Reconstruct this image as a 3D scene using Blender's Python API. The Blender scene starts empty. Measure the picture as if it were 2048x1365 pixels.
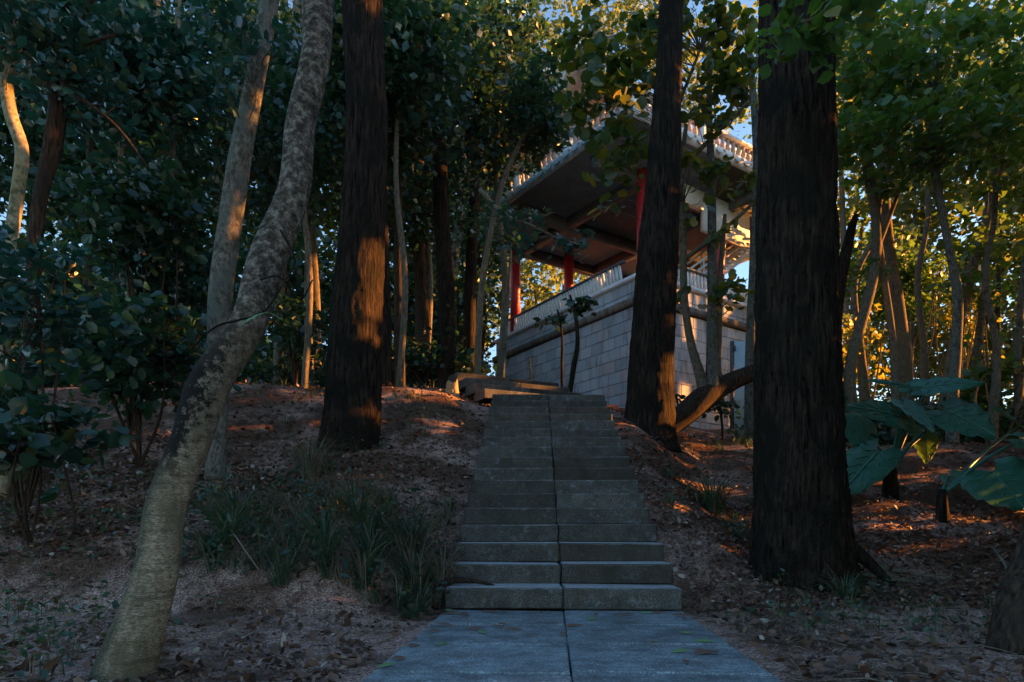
import bpy, bmesh, math, random
import numpy as np
from mathutils import Vector, Matrix
random.seed(7); rng = np.random.default_rng(7)
C = bpy.context.scene.collection
SC = bpy.context.scene
# ------------------------------------------------------------------ camera
F, HX, HY, EYE = 1300.0, 1024.0, 1042.0, 0.63        # focal length and horizon in pixels of the 2048 px photograph, eye height
cd = bpy.data.cameras.new('camera'); cam = bpy.data.objects.new('camera', cd); C.objects.link(cam)
cam.location = (0, 0, EYE); cam.rotation_euler = (math.pi/2, 0, 0)
cd.sensor_width = 36; cd.lens = F/2048*36; cd.shift_y = (HY-682.5)/2048
cd.clip_start = 0.05; cd.clip_end = 3000
SC.camera = cam
# ------------------------------------------------------------------ sky, sun, exposure
SUN_EL = math.radians(10.0)
SUN_AZ = math.radians(10.0)          # from +X towards +Y
sv = Vector((math.cos(SUN_EL)*math.cos(SUN_AZ), math.cos(SUN_EL)*math.sin(SUN_AZ), math.sin(SUN_EL)))
w = bpy.data.worlds.new('World'); SC.world = w; w.use_nodes = True
nt = w.node_tree; nt.nodes.clear()
sky = nt.nodes.new('ShaderNodeTexSky'); sky.sky_type = 'NISHITA'; sky.sun_disc = False; sky.ozone_density = 2.5
sky.sun_elevation = SUN_EL; sky.sun_rotation = math.pi/2-SUN_AZ
bg = nt.nodes.new('ShaderNodeBackground'); bg.inputs['Strength'].default_value = 0.085
wo = nt.nodes.new('ShaderNodeOutputWorld')
nt.links.new(sky.outputs[0], bg.inputs[0]); nt.links.new(bg.outputs[0], wo.inputs[0])
ld = bpy.data.lights.new('sun', 'SUN'); ld.energy = 5.0; ld.angle = math.radians(0.5); ld.color = (1.0, 0.37, 0.075)
lo = bpy.data.objects.new('sun', ld); C.objects.link(lo)
lo.rotation_euler = sv.to_track_quat('Z', 'Y').to_euler()
SC.view_settings.view_transform = 'Standard'; SC.view_settings.look = 'None'
SC.view_settings.exposure = 2.4; SC.view_settings.gamma = 1.0; SC.view_settings.use_curve_mapping = False
SC.cycles.max_bounces = 5; SC.cycles.diffuse_bounces = 3; SC.cycles.glossy_bounces = 2; SC.cycles.transmission_bounces = 3
SC.cycles.use_denoising = True

def P(px, py, D):
    return np.array([(px-HX)/F*D, D, EYE+(HY-py)/F*D])

# ------------------------------------------------------------------ materials
def mat(name, build):
    m = bpy.data.materials.new(name); m.use_nodes = True
    t = m.node_tree; t.nodes.clear()
    out = t.nodes.new('ShaderNodeOutputMaterial')
    build(t, out); return m
def N(t, typ, **kw):
    n = t.nodes.new(typ)
    for k, v in kw.items():
        if k in n.inputs: n.inputs[k].default_value = v
        else: setattr(n, k, v)
    return n
def coords(t, scale=(1,1,1), world=False):
    g = N(t, 'ShaderNodeNewGeometry') if world else N(t, 'ShaderNodeTexCoord')
    mp = N(t, 'ShaderNodeMapping'); mp.inputs['Scale'].default_value = scale
    t.links.new(g.outputs['Position' if world else 'Object'], mp.inputs[0]); return mp.outputs[0]
def noise(t, vec, scale, detail=6, rough=.6):
    n = N(t, 'ShaderNodeTexNoise', Scale=scale, Detail=detail, Roughness=rough); t.links.new(vec, n.inputs['Vector']); return n.outputs['Fac']
def ramp(t, fac, stops):
    r = N(t, 'ShaderNodeValToRGB'); e = r.color_ramp.elements
    while len(e) < len(stops): e.new(.5)
    for i, (p, c) in enumerate(stops):
        e[i].position = p; e[i].color = (*c, 1)
    t.links.new(fac, r.inputs[0]); return r.outputs[0]
def mixc(t, fac, a, b, mode='MIX'):
    m = N(t, 'ShaderNodeMix', data_type='RGBA', blend_type=mode)
    if isinstance(fac, (int, float)): m.inputs[0].default_value = fac
    else: t.links.new(fac, m.inputs[0])
    for v, i in ((a, 6), (b, 7)):
        if isinstance(v, tuple): m.inputs[i].default_value = (*v, 1)
        else: t.links.new(v, m.inputs[i])
    return m.outputs[2]
def bsdf(t, out, col, rough=.8, height=None, dist=.01, spec=.3, strength=1.0):
    b = N(t, 'ShaderNodeBsdfPrincipled', Roughness=rough); b.inputs['Specular IOR Level'].default_value = spec
    if isinstance(col, tuple): b.inputs['Base Color'].default_value = (*col, 1)
    else: t.links.new(col, b.inputs['Base Color'])
    if height is not None:
        bp = N(t, 'ShaderNodeBump', Distance=dist, Strength=strength); t.links.new(height, bp.inputs['Height']); t.links.new(bp.outputs[0], b.inputs['Normal'])
    t.links.new(b.outputs[0], out.inputs[0]); return b

def m_bark(name, c1, c2, c3, vert=.18, sc=30, dist=.02, patch=None):
    def f(t, out):
        v = coords(t, (1, 1, vert)); a = noise(t, v, sc, 8, .65)
        v2 = coords(t, (1, 1, .7)); b = noise(t, v2, 4, 5, .6)
        c = noise(t, v2, 60, 4, .7)
        col = ramp(t, a, [(.36, c1), (.62, c2)])
        col = mixc(t, ramp(t, b, [(.45, (0,0,0)), (.62, (1,1,1))]), col, c3)
        if patch:
            d = noise(t, v2, 9, 6, .7)
            col = mixc(t, ramp(t, d, [(.52, (0,0,0)), (.6, (1,1,1))]), col, patch)
        ht = N(t, 'ShaderNodeMath', operation='ADD'); t.links.new(a, ht.inputs[0])
        m2 = N(t, 'ShaderNodeMath', operation='MULTIPLY'); t.links.new(c, m2.inputs[0]); m2.inputs[1].default_value = .3
        t.links.new(m2.outputs[0], ht.inputs[1])
        bsdf(t, out, col, .92, ht.outputs[0], dist, .06)
    return mat(name, f)
M = {}
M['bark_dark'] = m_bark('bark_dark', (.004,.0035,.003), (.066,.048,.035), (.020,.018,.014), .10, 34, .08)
M['bark_brown'] = m_bark('bark_brown', (.014,.010,.008), (.09,.06,.042), (.04,.032,.024), .15, 40, .025)
M['bark_pale'] = m_bark('bark_pale', (.14,.12,.08), (.42,.36,.24), (.27,.22,.12), .8, 26, .006, (.11,.11,.05))
M['bark_grey'] = m_bark('bark_grey', (.05,.046,.038), (.21,.19,.155), (.10,.115,.10), .6, 34, .008, (.06,.06,.045))
M['bark_slim'] = m_bark('bark_slim', (.07,.055,.04), (.22,.18,.13), (.13,.12,.08), .4, 30, .006)
def f_lean(t, out):
    tc = N(t, 'ShaderNodeTexCoord'); sp = N(t, 'ShaderNodeSeparateXYZ'); t.links.new(tc.outputs['Object'], sp.inputs[0])
    v = coords(t, (1,1,1)); vh = coords(t, (1,1,4)); vv = coords(t, (1,1,.3))
    big = noise(t, v, 3.2, 5, .6); mid = noise(t, v, 24, 9, .76); fine = noise(t, vh, 60, 4, .7); ring = noise(t, coords(t, (.5,.5,5)), 9, 5, .6); st_ = noise(t, vv, 7, 7, .7)
    low = ramp(t, fine, [(.36, (.13,.10,.06)), (.5, (.44,.34,.21)), (.64, (.72,.60,.44))])
    low = mixc(t, ramp(t, st_, [(.42, (0,0,0)), (.60, (.8,.8,.8))]), low, (.15,.125,.07))
    low = mixc(t, ramp(t, ring, [(.5, (0,0,0)), (.62, (.55,.55,.55))]), low, (.10,.08,.045))
    hi = ramp(t, mid, [(.38, (.03,.027,.021)), (.5, (.12,.10,.075)), (.62, (.40,.35,.28))])
    add = N(t, 'ShaderNodeMath', operation='MULTIPLY_ADD'); t.links.new(big, add.inputs[0]); add.inputs[1].default_value = 1.1; t.links.new(sp.outputs[2], add.inputs[2])
    col = mixc(t, ramp(t, add.outputs[0], [(.0, (0,0,0)), (1, (1,1,1))]), low, hi)
    mr = N(t, 'ShaderNodeMapRange'); t.links.new(add.outputs[0], mr.inputs[0]); mr.inputs[1].default_value = 1.5; mr.inputs[2].default_value = 2.5
    col = mixc(t, mr.outputs[0], low, hi)
    c1 = N(t, 'ShaderNodeMath', operation='MULTIPLY_ADD'); t.links.new(sp.outputs[2], c1.inputs[0]); c1.inputs[1].default_value = -.07; t.links.new(sp.outputs[0], c1.inputs[2])
    c2 = N(t, 'ShaderNodeMath', operation='MULTIPLY_ADD'); t.links.new(st_, c2.inputs[0]); c2.inputs[1].default_value = .30; t.links.new(c1.outputs[0], c2.inputs[2])
    c3 = N(t, 'ShaderNodeMapRange'); t.links.new(c2.outputs[0], c3.inputs[0]); c3.inputs[1].default_value = .14; c3.inputs[2].default_value = .08
    flank_tone = ramp(t, fine, [(.36, (.05,.05,.03)), (.62, (.17,.155,.095))])  # darker green-brown tone towards the left flank of the trunk
    col = mixc(t, c3.outputs[0], col, flank_tone)
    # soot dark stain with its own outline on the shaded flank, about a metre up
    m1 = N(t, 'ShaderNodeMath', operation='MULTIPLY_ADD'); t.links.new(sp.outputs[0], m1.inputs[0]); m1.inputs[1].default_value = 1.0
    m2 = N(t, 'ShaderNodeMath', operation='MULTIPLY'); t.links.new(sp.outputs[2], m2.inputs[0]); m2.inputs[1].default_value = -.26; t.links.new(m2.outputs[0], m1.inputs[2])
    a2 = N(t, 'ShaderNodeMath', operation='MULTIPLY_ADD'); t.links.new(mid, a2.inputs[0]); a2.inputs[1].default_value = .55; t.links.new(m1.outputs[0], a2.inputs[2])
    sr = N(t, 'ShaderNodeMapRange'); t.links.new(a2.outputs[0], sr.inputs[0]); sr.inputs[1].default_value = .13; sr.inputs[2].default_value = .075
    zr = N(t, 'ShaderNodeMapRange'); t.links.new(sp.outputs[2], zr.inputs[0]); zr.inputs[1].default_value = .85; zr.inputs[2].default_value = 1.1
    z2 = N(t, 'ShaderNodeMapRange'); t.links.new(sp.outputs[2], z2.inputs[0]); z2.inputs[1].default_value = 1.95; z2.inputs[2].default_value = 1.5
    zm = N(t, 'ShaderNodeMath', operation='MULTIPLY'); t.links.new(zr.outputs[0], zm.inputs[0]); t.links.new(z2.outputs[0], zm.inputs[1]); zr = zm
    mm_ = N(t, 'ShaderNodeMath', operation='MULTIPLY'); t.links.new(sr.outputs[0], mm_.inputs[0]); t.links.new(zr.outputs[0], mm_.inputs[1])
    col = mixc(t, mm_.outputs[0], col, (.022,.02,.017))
    hh = N(t, 'ShaderNodeMath', operation='ADD'); t.links.new(mid, hh.inputs[0]); t.links.new(fine, hh.inputs[1])
    bsdf(t, out, col, .88, hh.outputs[0], .018, .12)
M['bark_lean'] = mat('bark_lean', f_lean)

def m_leaf(name, lo_, hi, alt, rough=.42, tr=.3, trc=(.30,.38,.04), altp=.93, spec=.5):
    def f(t, out):
        g = N(t, 'ShaderNodeNewGeometry')
        col = ramp(t, g.outputs['Random Per Island'], [(0, lo_), (altp-.06, hi), (altp, alt), (1, alt)])
        b = N(t, 'ShaderNodeBsdfPrincipled', Roughness=rough); b.inputs['Specular IOR Level'].default_value = spec
        t.links.new(col, b.inputs['Base Color'])
        tl = N(t, 'ShaderNodeBsdfTranslucent'); tl.inputs[0].default_value = (*trc, 1)
        mx = N(t, 'ShaderNodeMixShader'); mx.inputs[0].default_value = tr
        t.links.new(b.outputs[0], mx.inputs[1]); t.links.new(tl.outputs[0], mx.inputs[2]); t.links.new(mx.outputs[0], out.inputs[0])
    return mat(name, f)
M['leaf_dark'] = m_leaf('leaf_dark', (.006,.026,.019), (.018,.062,.042), (.08,.08,.02), .34, .18, (.08,.22,.06), .97)
M['leaf_teal'] = m_leaf('leaf_teal', (.008,.038,.034), (.022,.085,.068), (.07,.10,.03), .28, .15, (.05,.22,.10), .97)
M['leaf_green'] = m_leaf('leaf_green', (.018,.060,.022), (.045,.12,.040), (.22,.15,.02), .4, .3, (.22,.40,.04), .95)
M['leaf_far'] = m_leaf('leaf_far', (.020,.055,.020), (.06,.11,.035), (.16,.13,.02), .5, .35, (.35,.42,.08), .93)
M['leaf_sun'] = m_leaf('leaf_sun', (.04,.09,.02), (.10,.16,.03), (.30,.22,.02), .45, .4, (.55,.50,.05), .85)
M['leaf_round'] = m_leaf('leaf_round', (.012,.045,.020), (.030,.085,.035), (.25,.18,.02), .4, .28, (.25,.30,.02), .93)
M['leaf_big'] = m_leaf('leaf_big', (.018,.10,.07), (.032,.14,.095), (.03,.13,.09), .36, .15, (.10,.30,.10), .98)
M['grass'] = m_leaf('grass', (.010,.040,.026), (.035,.095,.045), (.18,.13,.08), .4, .2, (.10,.2,.05), .75)
M['straw'] = m_leaf('straw', (.10,.085,.06), (.25,.20,.14), (.05,.09,.04), .7, .2, (.25,.2,.1), .8)
M['litter'] = m_leaf('litter', (.022,.014,.010), (.19,.105,.065), (.40,.34,.27), .6, .05, (.2,.1,.03), .97, .4)

def f_ground(t, out):
    v = coords(t, (1,1,1), True)
    big = noise(t, v, .9, 6, .65); fine = noise(t, v, 75, 2, .85); mid = noise(t, v, 9, 6, .7)
    sand = ramp(t, fine, [(.36, (.15,.082,.058)), (.5, (.46,.29,.225)), (.62, (.82,.64,.54))])
    soil = ramp(t, fine, [(.34, (.03,.016,.011)), (.60, (.20,.115,.075))])
    sp = N(t, 'ShaderNodeSeparateXYZ'); t.links.new(v, sp.inputs[0])
    mr = N(t, 'ShaderNodeMapRange'); t.links.new(sp.outputs[1], mr.inputs[0]); mr.inputs[1].default_value = 4.0; mr.inputs[2].default_value = 5.2; mr.inputs[3].default_value = 0; mr.inputs[4].default_value = .10
    ad = N(t, 'ShaderNodeMath', operation='ADD'); t.links.new(big, ad.inputs[0]); t.links.new(mr.outputs[0], ad.inputs[1])
    col = mixc(t, ramp(t, ad.outputs[0], [(.50, (0,0,0)), (.62, (.9,.9,.9))]), sand, soil)
    col = mixc(t, ramp(t, mid, [(.52, (0,0,0)), (.66, (.8,.8,.8))]), col, (.07,.042,.03))
    h = N(t, 'ShaderNodeMath', operation='ADD'); t.links.new(fine, h.inputs[0]); t.links.new(mid, h.inputs[1])
    bsdf(t, out, col, .98, h.outputs[0], .035, .03)
M['ground'] = mat('sandy_ground', f_ground)
def f_slab(t, out):
    v = coords(t, (1,1,1), True); oi = N(t, 'ShaderNodeObjectInfo')
    a = noise(t, v, 110, 2, .85); b = noise(t, v, 3.5, 9, .72); c = noise(t, coords(t, (2.2,5,1), True), 4, 9, .75)
    col = ramp(t, a, [(.34, (.12,.16,.175)), (.52, (.27,.34,.36)), (.64, (.58,.68,.70))])
    col = mixc(t, ramp(t, b, [(.42, (0,0,0)), (.62, (.8,.8,.8))]), col, (.10,.115,.12))
    col = mixc(t, ramp(t, c, [(.45, (0,0,0)), (.68, (.65,.65,.65))]), col, (.10,.10,.095))
    col = mixc(t, oi.outputs['Random'], col, mixc(t, .25, col, (.05,.05,.05)))
    dd = noise(t, v, 2.2, 9, .8)
    col = mixc(t, ramp(t, dd, [(.55, (0,0,0)), (.68, (.8,.8,.8))]), col, (.13,.10,.085))
    bsdf(t, out, col, .8, a, .006, .2)
M['paving'] = mat('paving_granite', f_slab)
def f_step(t, out):
    v = coords(t, (1,1,1), True); oi = N(t, 'ShaderNodeObjectInfo')
    a = noise(t, v, 120, 3, .8); b = noise(t, v, 4.5, 8, .7); c = noise(t, v, 11, 9, .75); d = noise(t, coords(t, (1,1,.25), True), 7, 7, .7)
    col = ramp(t, a, [(.34, (.045,.042,.036)), (.52, (.115,.108,.095)), (.66, (.30,.30,.28))])
    col = mixc(t, ramp(t, b, [(.40, (0,0,0)), (.62, (.85,.85,.85))]), col, (.05,.052,.042))
    col = mixc(t, ramp(t, c, [(.56, (0,0,0)), (.66, (.6,.6,.6))]), col, (.27,.31,.32))
    col = mixc(t, ramp(t, d, [(.52, (0,0,0)), (.66, (.6,.6,.6))]), col, (.09,.06,.042))
    col = mixc(t, oi.outputs['Random'], col, mixc(t, .7, col, (.035,.028,.018)))
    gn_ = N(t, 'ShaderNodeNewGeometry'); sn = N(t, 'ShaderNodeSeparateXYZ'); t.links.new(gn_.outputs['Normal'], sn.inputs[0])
    tread_skylit = mixc(t, ramp(t, c, [(.4, (0,0,0)), (.65, (.6,.6,.6))]), ramp(t, a, [(.34, (.20,.22,.23)), (.6, (.55,.57,.57))]), (.16,.15,.13))  # up-facing treads painted lighter: sky light put into the stone colour
    col = mixc(t, ramp(t, sn.outputs[2], [(.93, (0,0,0)), (.98, (1,1,1))]), mixc(t, ramp(t, sn.outputs[2], [(.40, (0,0,0)), (.6, (.7,.7,.7))]), col, ramp(t, c, [(.4, (.05,.05,.045)), (.6, (.24,.25,.24))])), tread_skylit)
    bsdf(t, out, col, .85, c, .006, .15)
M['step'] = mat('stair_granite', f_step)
def f_block(t, out):
    v = coords(t, (1,1,1), True); oi = N(t, 'ShaderNodeObjectInfo')
    base = ramp(t, oi.outputs['Random'], [(0, (.30,.31,.34)), (.2, (.46,.48,.53)), (.4, (.30,.35,.40)), (.6, (.50,.51,.55)), (.72, (.40,.32,.33)), (.82, (.22,.27,.31)), (1, (.52,.53,.57))])
    g = noise(t, v, 45, 2, .9)
    col = mixc(t, ramp(t, g, [(.38, (0,0,0)), (.62, (.65,.65,.65))]), base, mixc(t, .5, base, (.75,.75,.75)))
    s = noise(t, coords(t, (1.6,1.6,.35), True), 1.3, 7, .7)
    col = mixc(t, ramp(t, s, [(.52, (0,0,0)), (.68, (.7,.7,.7))]), col, (.17,.15,.14))
    s2 = noise(t, coords(t, (1,1,.15), True), 5, 6, .7)
    col = mixc(t, ramp(t, s2, [(.60, (0,0,0)), (.70, (.7,.7,.7))]), col, (.12,.085,.06))
    bsdf(t, out, col, .85, g, .01, .25)
M['block'] = mat('granite_block', f_block)
def m_plain(name, c, c2, sc=8, rough=.8, spec=.3, streak=1.0):
    def f(t, out):
        n = noise(t, coords(t, (1,1,streak), True), sc, 7, .65)
        bsdf(t, out, ramp(t, n, [(.38, c), (.66, c2)]), rough, n, .004, spec)
    return mat(name, f)
M['band'] = m_plain('weathered_moulding', (.23,.18,.14), (.08,.065,.05), 5, .9, .2, .4)
M['joint'] = m_plain('mortar', (.045,.045,.043), (.025,.025,.022), 10)
M['plaster'] = m_plain('white_plaster', (.82,.81,.82), (.62,.60,.60), 3, .8, .3, .3)
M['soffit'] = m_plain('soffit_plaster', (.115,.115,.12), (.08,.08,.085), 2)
M['tile_blue'] = m_plain('glazed_tile', (.17,.26,.33), (.30,.40,.48), 14, .35, .5)
M['tile_edge'] = m_plain('tile_end', (.62,.63,.66), (.42,.46,.52), 20, .4, .5)
M['red'] = m_plain('red_paint', (.48,.022,.03), (.40,.018,.02), 4, .45, .5)
M['white'] = m_plain('white_paint', (.80,.78,.76), (.66,.64,.62), 9, .6)
M['rail_dark'] = m_plain('rail_dark', (.09,.10,.11), (.05,.055,.06), 9, .6)
M['stone_bal'] = m_plain('baluster_stone', (.55,.43,.36), (.30,.24,.20), 18, .85)
M['steel'] = m_plain('painted_steel', (.42,.52,.55), (.36,.46,.50), 3, .5)
M['brick'] = m_plain('red_brick', (.32,.12,.07), (.18,.07,.05), 20, .9)
M['wood_cut'] = m_plain('cut_wood', (.42,.28,.14), (.25,.15,.08), 25, .85)

# ------------------------------------------------------------------ object helpers
ORG = {}
def setp(o, label=None, cat=None, group=None, kind=None):
    if label: o['label'] = label
    if cat: o['category'] = cat
    if group: o['group'] = group
    if kind: o['kind'] = kind
    return o
def thing(name, label, cat, loc, group=None, kind=None):
    o = bpy.data.objects.new(name, None); C.objects.link(o); o.location = loc; o.empty_display_size = .2
    ORG[o.name] = np.array(loc, float); return setp(o, label, cat, group, kind)
def mesh(name, V, Fs, mats, smooth=False, midx=None):
    """V (n,3); Fs list of arrays (m,k)"""
    me = bpy.data.meshes.new(name); V = np.asarray(V, np.float32)
    me.vertices.add(len(V)); me.vertices.foreach_set('co', V.ravel())
    Fs = [np.asarray(f, np.int32) for f in Fs if len(f)]
    li = np.concatenate([f.ravel() for f in Fs]); tot = np.concatenate([np.full(len(f), f.shape[1], np.int32) for f in Fs])
    st = np.concatenate([[0], np.cumsum(tot)[:-1]]).astype(np.int32)
    me.loops.add(len(li)); me.loops.foreach_set('vertex_index', li)
    me.polygons.add(len(tot)); me.polygons.foreach_set('loop_start', st); me.polygons.foreach_set('loop_total', tot)
    if smooth: me.polygons.foreach_set('use_smooth', np.ones(len(tot), bool))
    for m in (mats if isinstance(mats, (list, tuple)) else [mats]): me.materials.append(m)
    if midx is not None: me.polygons.foreach_set('material_index', np.asarray(midx, np.int32))
    me.update(calc_edges=True); return me
def link(name, me, parent=None, loc=None, rot=None):
    o = bpy.data.objects.new(name, me); C.objects.link(o)
    if parent: o.parent = parent
    if loc is not None: o.location = loc
    if rot is not None: o.rotation_euler = rot
    return o
def part(name, V, Fs, m, parent, smooth=False, kind=None, label=None):
    """vertices in world space, origin of the parent chain taken off"""
    V = np.asarray(V, float)
    org = ORG[parent.name] if parent else np.zeros(3)
    o = link(name, mesh(name, V-org, Fs, m, smooth), parent); ORG[o.name] = org
    return setp(o, label=label, kind=kind)
BOXF = np.array([[0,3,2,1],[4,5,6,7],[0,1,5,4],[1,2,6,5],[2,3,7,6],[3,0,4,7]])
def boxv(o, a, b, c):
    """box from corner o with edge vectors a, b, c"""
    o, a, b, c = map(lambda q: np.asarray(q, float), (o, a, b, c))
    return np.array([o, o+a, o+a+b, o+b, o+c, o+a+c, o+a+b+c, o+b+c])
def boxes(lst):
    V = []; Fc = []
    for i, b in enumerate(lst): V.append(b); Fc.append(BOXF+8*i)
    return np.concatenate(V), [np.concatenate(Fc)]
def cr(pts, n):
    """Catmull-Rom through pts (k,d) -> (n,d)"""
    p = np.asarray(pts, float); p = np.vstack([2*p[0]-p[1], p, 2*p[-1]-p[-2]])
    k = len(p)-3; u = np.linspace(0, k-1e-6, n); i = u.astype(int); f = (u-i)[:, None]
    a, b, c, d = p[i], p[i+1], p[i+2], p[i+3]
    return .5*((2*b)+(-a+c)*f+(2*a-5*b+4*c-d)*f**2+(-a+3*b-3*c+d)*f**3)
def tube(pts, rad, n=None, sides=8, ridge=0, lump=0, seed=0, cap=True):
    """pts list of (x,y,z), rad list -> V, [F]"""
    q = np.hstack([np.asarray(pts, float), np.asarray(rad, float)[:, None]])
    n = n or max(4, len(pts)*3); q = cr(q, n); c, r = q[:, :3], np.maximum(q[:, 3], .0008)
    T = np.gradient(c, axis=0); T /= np.linalg.norm(T, axis=1)[:, None]+1e-9
    ref = np.array([1., 0, 0]) if abs(T[0][2]) > .5 else np.array([0, 0, 1.])
    A = np.cross(T, np.cross(ref, T)); A /= np.linalg.norm(A, axis=1)[:, None]+1e-9
    B = np.cross(T, A); th = np.linspace(0, 2*np.pi, sides, endpoint=False)
    R = np.repeat(r[:, None], sides, 1); s = np.concatenate([[0], np.cumsum(np.linalg.norm(np.diff(c, axis=0), axis=1))])
    g = np.random.default_rng(abs(int(seed)))
    if lump:
        L = 0
        for k in (1, 2, 3):
            L = L + np.sin(k*th[None]+g.uniform(0, 6)+s[:, None]*g.uniform(1, 4)/k+2*np.sin(s[:, None]*g.uniform(1, 3)+g.uniform(0, 6)))/k
        R = R*(1+lump*L)
    if ridge:
        L = 0
        for k in (9, 14, 21, 31, 43):
            L = L + np.abs(np.sin(k*th[None]/2+g.uniform(0, 6)+1.4*np.sin(s[:, None]*g.uniform(3, 7)+g.uniform(0, 6))+.8*np.sin(s[:, None]*g.uniform(9, 17)+3*th[None])))/k*14
        L = L+.35*g.standard_normal(R.shape)
        R = R*(1+ridge*(L-2))
    V = c[:, None]+R[..., None]*(np.cos(th)[None, :, None]*A[:, None]+np.sin(th)[None, :, None]*B[:, None])
    V = V.reshape(-1, 3); i = np.arange(n-1)[:, None]*sides; j = np.arange(sides)[None]; k = (j+1) % sides
    Fq = np.stack([i+j, i+k, i+sides+k, i+sides+j], -1).reshape(-1, 4)
    Fs = [Fq]
    if cap: Fs.append(np.array([list(range(sides))[::-1]])); Fs.append(np.array([[(n-1)*sides+a for a in range(sides)]]))
    return V, Fs
def join(lst):
    V = []; d = {}; off = 0
    for v, fs in lst:
        V.append(v)
        for f in fs:
            f = np.asarray(f)
            if len(f): d.setdefault(f.shape[1], []).append(f+off)
        off += len(v)
    return np.concatenate(V), [np.concatenate(x) for x in d.values()]

# ------------------------------------------------------------------ terrain
_lat = np.random.default_rng(3).random((256, 256))
def vn(x, y):
    xi, yi = np.floor(x).astype(int), np.floor(y).astype(int); fx, fy = x-xi, y-yi
    fx = fx*fx*(3-2*fx); fy = fy*fy*(3-2*fy); g = lambda a, b: _lat[a % 256, b % 256]
    return (g(xi, yi)*(1-fx)+g(xi+1, yi)*fx)*(1-fy)+(g(xi, yi+1)*(1-fx)+g(xi+1, yi+1)*fx)*fy-.5
def sstep(a, b, x): t = np.clip((x-a)/(b-a), 0, 1); return t*t*(3-2*t)
D1, RUN, RISE, NST, HW = 4.65, .326, .15, 17, .85
def xc(Y): return np.where(Y < D1, .236+.0626*(Y-2.54), .368+.0357*(Y-D1))
LY = [-5, 3.4, 4.1, 4.7, 6, 8, 9, 10, 13, 20, 30, 45, 70, 400]; LZ = [-.05, -.03, .06, .52, .90, 1.60, 2.12, 2.62, 3.25, 5.0, 7.0, 9, 12, 14]
RY = [-5, 4, 5.6, 7, 8.5, 11, 14, 18, 22, 30, 45, 70, 400]; RZ = [-.05, -.03, .12, .55, 1.1, 1.85, 2.5, 3.3, 4.3, 4.6, 4, 2, -6]
MY = [-5, D1, 9.9, 12, 18, 22, 30, 45, 70, 400]; MZ = [-.03, -.02, 2.35, 2.65, 3.6, 4.35, 6.6, 8, 9, 10]
def terrain(X, Y):
    X = np.asarray(X, float); Y = np.asarray(Y, float)
    l, r, m = np.interp(Y, LY, LZ), np.interp(Y, RY, RZ), np.interp(Y, MY, MZ)
    d = X-xc(Y)
    z = np.where(d < 0, m+(l-m)*sstep(HW+.02, HW+1.0+.05*np.maximum(Y-8, 0), -d), m+(r-m)*sstep(HW+.02, HW+1.3+.25*np.maximum(Y-8, 0), d))
    z = z-sstep(2.2, 6, d)*.10*np.maximum(Y-9, 0)*(Y < 400)*sstep(9, 14, Y)*.5
    far = sstep(3, 9, Y)
    am = .25+.75*far
    out = sstep(HW-.05, HW+.5, np.abs(d))
    n = .10*vn(X*1.3+9, Y*1.3)+.06*vn(X*3.1, Y*3.1+5)+.028*vn(X*8, Y*8)+.014*vn(X*21, Y*21)
    n = n+.25*far*vn(X*.35+3, Y*.35)*sstep(1.5, 4, np.abs(d))
    z = z+n*am*(.25+.75*out)
    under = (np.abs(d) < HW-.06) & (Y < 11.0)
    return np.where(under, z-.22, z)
uu = np.sinh(np.linspace(-2.6, 2.6, 360))/np.sinh(2.6)*2.4
yy = np.concatenate([np.linspace(-6, 1.2, 16), 1.2+(np.exp(np.linspace(0, 3.4, 330))-1)*1.75, [75, 100, 160, 300, 700]])
Yg = np.repeat(yy[:, None], len(uu), 1); Xg = uu[None]*(np.abs(Yg)+2.2)+.5
Zg = terrain(Xg, Yg)
nV = np.stack([Xg, Yg, Zg], -1).reshape(-1, 3); i = np.arange(len(yy)-1)[:, None]*len(uu); j = np.arange(len(uu)-1)[None]
gF = np.stack([i+j, i+j+1, i+len(uu)+j+1, i+len(uu)+j], -1).reshape(-1, 4)
g = link('ground', mesh('ground', nV, [gF], M['ground'], True)); setp(g, 'sandy pinkish forest slope strewn with dead leaves', kind='structure')

# ------------------------------------------------------------------ bevelled box meshes
def bevel_box(name, sx, sy, sz, bev, m, jit=0, seed=0):
    bm = bmesh.new(); bmesh.ops.create_cube(bm, size=1)
    for v in bm.verts: v.co = Vector((v.co.x*sx, v.co.y*sy, v.co.z*sz))
    if bev: bmesh.ops.bevel(bm, geom=bm.edges[:], offset=bev, segments=1, affect='EDGES')
    if jit:
        r = random.Random(seed)
        for v in bm.verts: v.co += Vector((r.uniform(-jit, jit), r.uniform(-jit, jit), r.uniform(-jit, jit)))
    me = bpy.data.meshes.new(name); bm.to_mesh(me); bm.free(); me.materials.append(m); return me

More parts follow.
